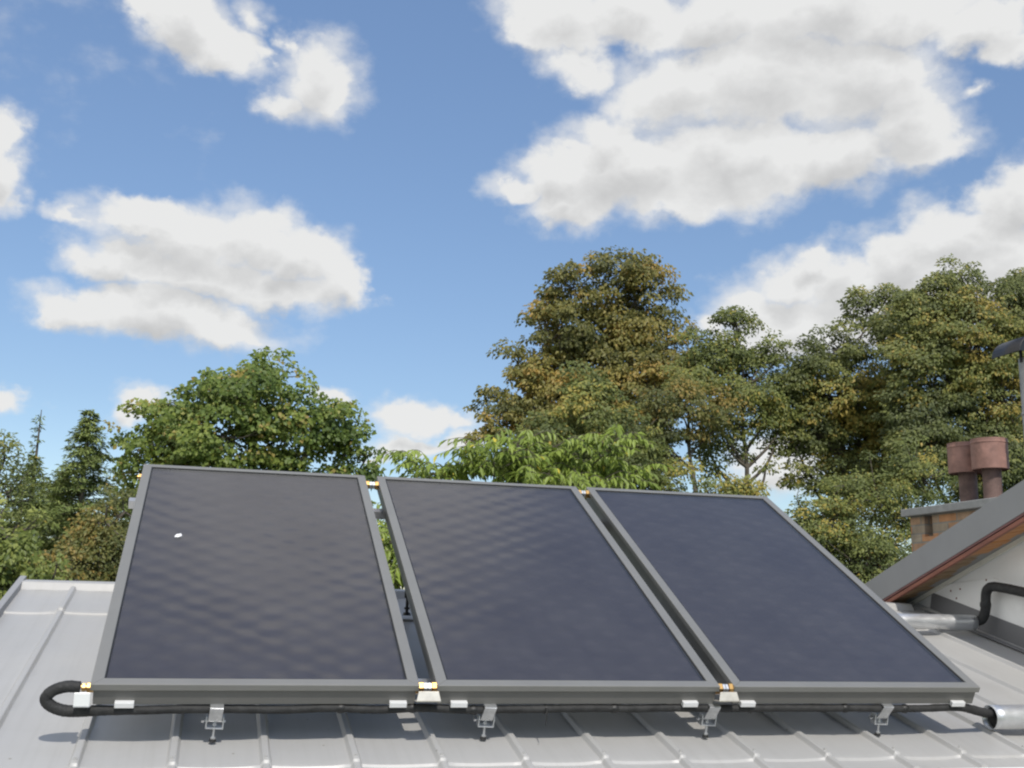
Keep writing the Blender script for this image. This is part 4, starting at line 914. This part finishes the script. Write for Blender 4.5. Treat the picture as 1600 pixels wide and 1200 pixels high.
cnt['open'] = tree("ash_tree", "airy green tree whose trunk and branches show against the sky above the rightmost collector", "tree", 21,
    [(1150, 505, 30, 18), (1112, 528, 36, 16), (1198, 545, 22, 26), (1100, 578, 45, 28), (1180, 580, 45, 30), (1155, 618, 55, 26), (1214, 562, 14, 16), (1088, 602, 36, 24), (1210, 640, 22, 20), (1170, 545, 30, 20), (1130, 555, 30, 18), (1215, 690, 18, 14), (1190, 660, 26, 16), (1130, 690, 22, 14), (1195, 725, 14, 10), (1150, 470 + 25, 20, 10), (1230, 600, 14, 24), (1105, 690, 26, 20), (1225, 655, 20, 24), (1165, 700, 16, 16), (1120, 730, 24, 16), (1150, 655, 40, 22)],
    1170, (.16, .6), L['dark'], seed=12, clump=.42, per=40, fill=1.7, swell=1.08, trunk_r=.16, limb=1.25)
cnt['rightA'] = tree("broadleaf_tree", "yellowing tree with a peak, rising left of the chimney cowls", "tree", 21,
    [(1362, 482, 30, 30), (1300, 550, 45, 36), (1262, 570, 26, 26), (1390, 530, 55, 50), (1320, 620, 75, 46), (1258, 620, 32, 36), (1282, 680, 46, 34), (1350, 690, 75, 46), (1262, 740, 24, 26), (1330, 750, 60, 40), (1390, 620, 40, 60), (1385, 465, 14, 16), (1240, 690, 18, 26), (1245, 655, 24, 22), (1238, 600, 22, 30), (1235, 560, 16, 14)], 1345, (.16, .62), L['gold'], seed=14, clump=0.3956, per=46, fill=1.6, swell=1.06, trunk_r=.22)
cnt['rightB'] = tree("broadleaf_tree", "large dark olive tree at the right edge behind the chimney", "tree", 18.5,
    [(1520, 445, 34, 30), (1470, 470, 36, 40), (1436, 500, 34, 44), (1500, 540, 75, 65), (1562, 500, 45, 55), (1592, 455, 20, 34), (1432, 580, 55, 56), (1540, 620, 75, 66), (1460, 660, 75, 56), (1640, 560, 70, 90), (1420, 700, 46, 36), (1590, 700, 60, 50), (1510, 740, 90, 50), (1420, 480, 18, 16), (1500, 425, 16, 10), (1680, 680, 70, 70)], 1520, (.15, .62), L['gold'], seed=17, clump=0.3784, per=48, fill=1.8, swell=1.08, trunk_r=.26, tint_lobes=.42)
cnt['bush'] = tree("round_bush", "rounded olive green bush beside the white gable, right of the rightmost collector", "bush", 11,
    [(1370, 780, 50, 40), (1335, 830, 50, 46), (1388, 845, 34, 46), (1295, 815, 40, 36), (1262, 800, 20, 18), (1425, 745, 45, 36), (1420, 800, 22, 40), (1350, 890, 90, 50), (1320, 760, 30, 26), (1260, 850, 50, 40)], 1350, (.085, .62), L['dark'], seed=19, clump=.25, per=44, fill=1.5, swell=1.08, trunk_r=.08, tint_lobes=.42)
cnt['cherry'] = cherry(6.4, [(700, 738, 46, 20, 1), (652, 716, 18, 8, .8), (762, 722, 42, 28, 1), (830, 735, 52, 26, 1), (800, 694, 26, 12, .8), (905, 728, 52, 30, 1), (938, 696, 26, 14, .9), (960, 742, 20, 20, .9), (870, 765, 90, 22, .8), (665, 742, 30, 10, .6),
    (620, 860, 34, 40, 2.2), (618, 900, 26, 22, 3), (600, 835, 18, 24, 2), (640, 905, 20, 18, 3), (700, 850, 70, 60, .4), (800, 840, 80, 60, .3), (640, 800, 14, 20, .4), (855, 700, 26, 14, .7), (985, 735, 10, 12, .6)], 780, "light green cherry tree with long hanging leaves just behind the middle collector")
cnt['thuja'] = conifer("conifer_tree", "taller feathery green conifer left of the maple", 15, (140, 640), 880, 112, L['fir'], seed=21, dens=1.05)
cnt['spruce'] = conifer("conifer_tree", "spruce with a thin bare leader, at the far left", 16.5, (63, 640), 850, 96, L['fir'], seed=23, spire=72, dens=.95)
cnt['back'] = conifer("conifer_tree", "low dark conifer filling in between the two taller conifers", 18, (100, 735), 870, 100, L['fir'], seed=27, dens=.9)
cnt['edge'] = tree("broadleaf_tree", "loose grey green tree cut by the left edge", "tree", 14,
    [(2, 720, 22, 26), (12, 770, 36, 36), (-40, 750, 60, 60), (20, 830, 50, 36), (-60, 850, 80, 60), (8, 695, 10, 10)], -40, (.12, .4), L['dark'], seed=29, clump=.36, per=36, fill=1, trunk_r=.13)
cnt['rust'] = tree("round_bush", "olive brown bush beside the left edge of the leftmost collector", "bush", 11,
    [(165, 815, 36, 26), (150, 862, 46, 36), (195, 800, 26, 30), (112, 885, 40, 30), (185, 870, 40, 50), (100, 920, 60, 30), (200, 920, 60, 40)], 160, (.09, .6), L['brown'], seed=31, clump=.25, per=44, fill=1.4, swell=1.1, trunk_r=.07)
cnt['near'] = tree("leafy_shrub", "bright broad leaved shrub beyond the roof's left verge", "shrub", 5.6,
    [(20, 880, 40, 36), (-20, 920, 50, 50), (40, 915, 30, 30), (8, 840, 30, 24), (-60, 850, 50, 60), (70, 905, 20, 16), (0, 970, 50, 40), (-60, 980, 80, 60)], -40, (.085, .66), L['lime'], seed=33, clump=.17, per=26, fill=1.1, trunk_r=.05, droop=.6)
def far_wood():
    """the low line of woodland that closes the view beyond the garden: one mass"""
    r = np.random.default_rng(77); n = 26000
    az = np.radians(r.uniform(-75, 95, n)); d = r.uniform(62, 80, n)
    top = 4.2 + 1.5 * np.sin(az * 23) + 1.0 * np.sin(az * 57 + 1) + r.normal(0, .35, n)
    pos = np.stack([CAM_C[0] + d * np.sin(az), CAM_C[1] + d * np.cos(az), GROUND_Z + top * r.random(n) ** .6], 1)
    nr = unit(np.array([0, -.7, .6]) + r.normal(0, .5, (n, 3))); al = unit(r.normal(0, 1, (n, 3)) - np.array([0, 0, .3]))
    ln = r.uniform(.35, .9, n); o = leaves_object("far_woodland", pos, nr, al, ln, ln * .7, np.clip(.35 + .2 * np.sin(az * 40) + r.normal(0, .15, n), 0, .9), L['dark'], None)
    tag(o, "low line of woodland far beyond the garden", "woodland", kind="stuff")
far_wood()
print("leaves", {k: v[1] for k, v in cnt.items()}, sum(v[1] for v in cnt.values()))
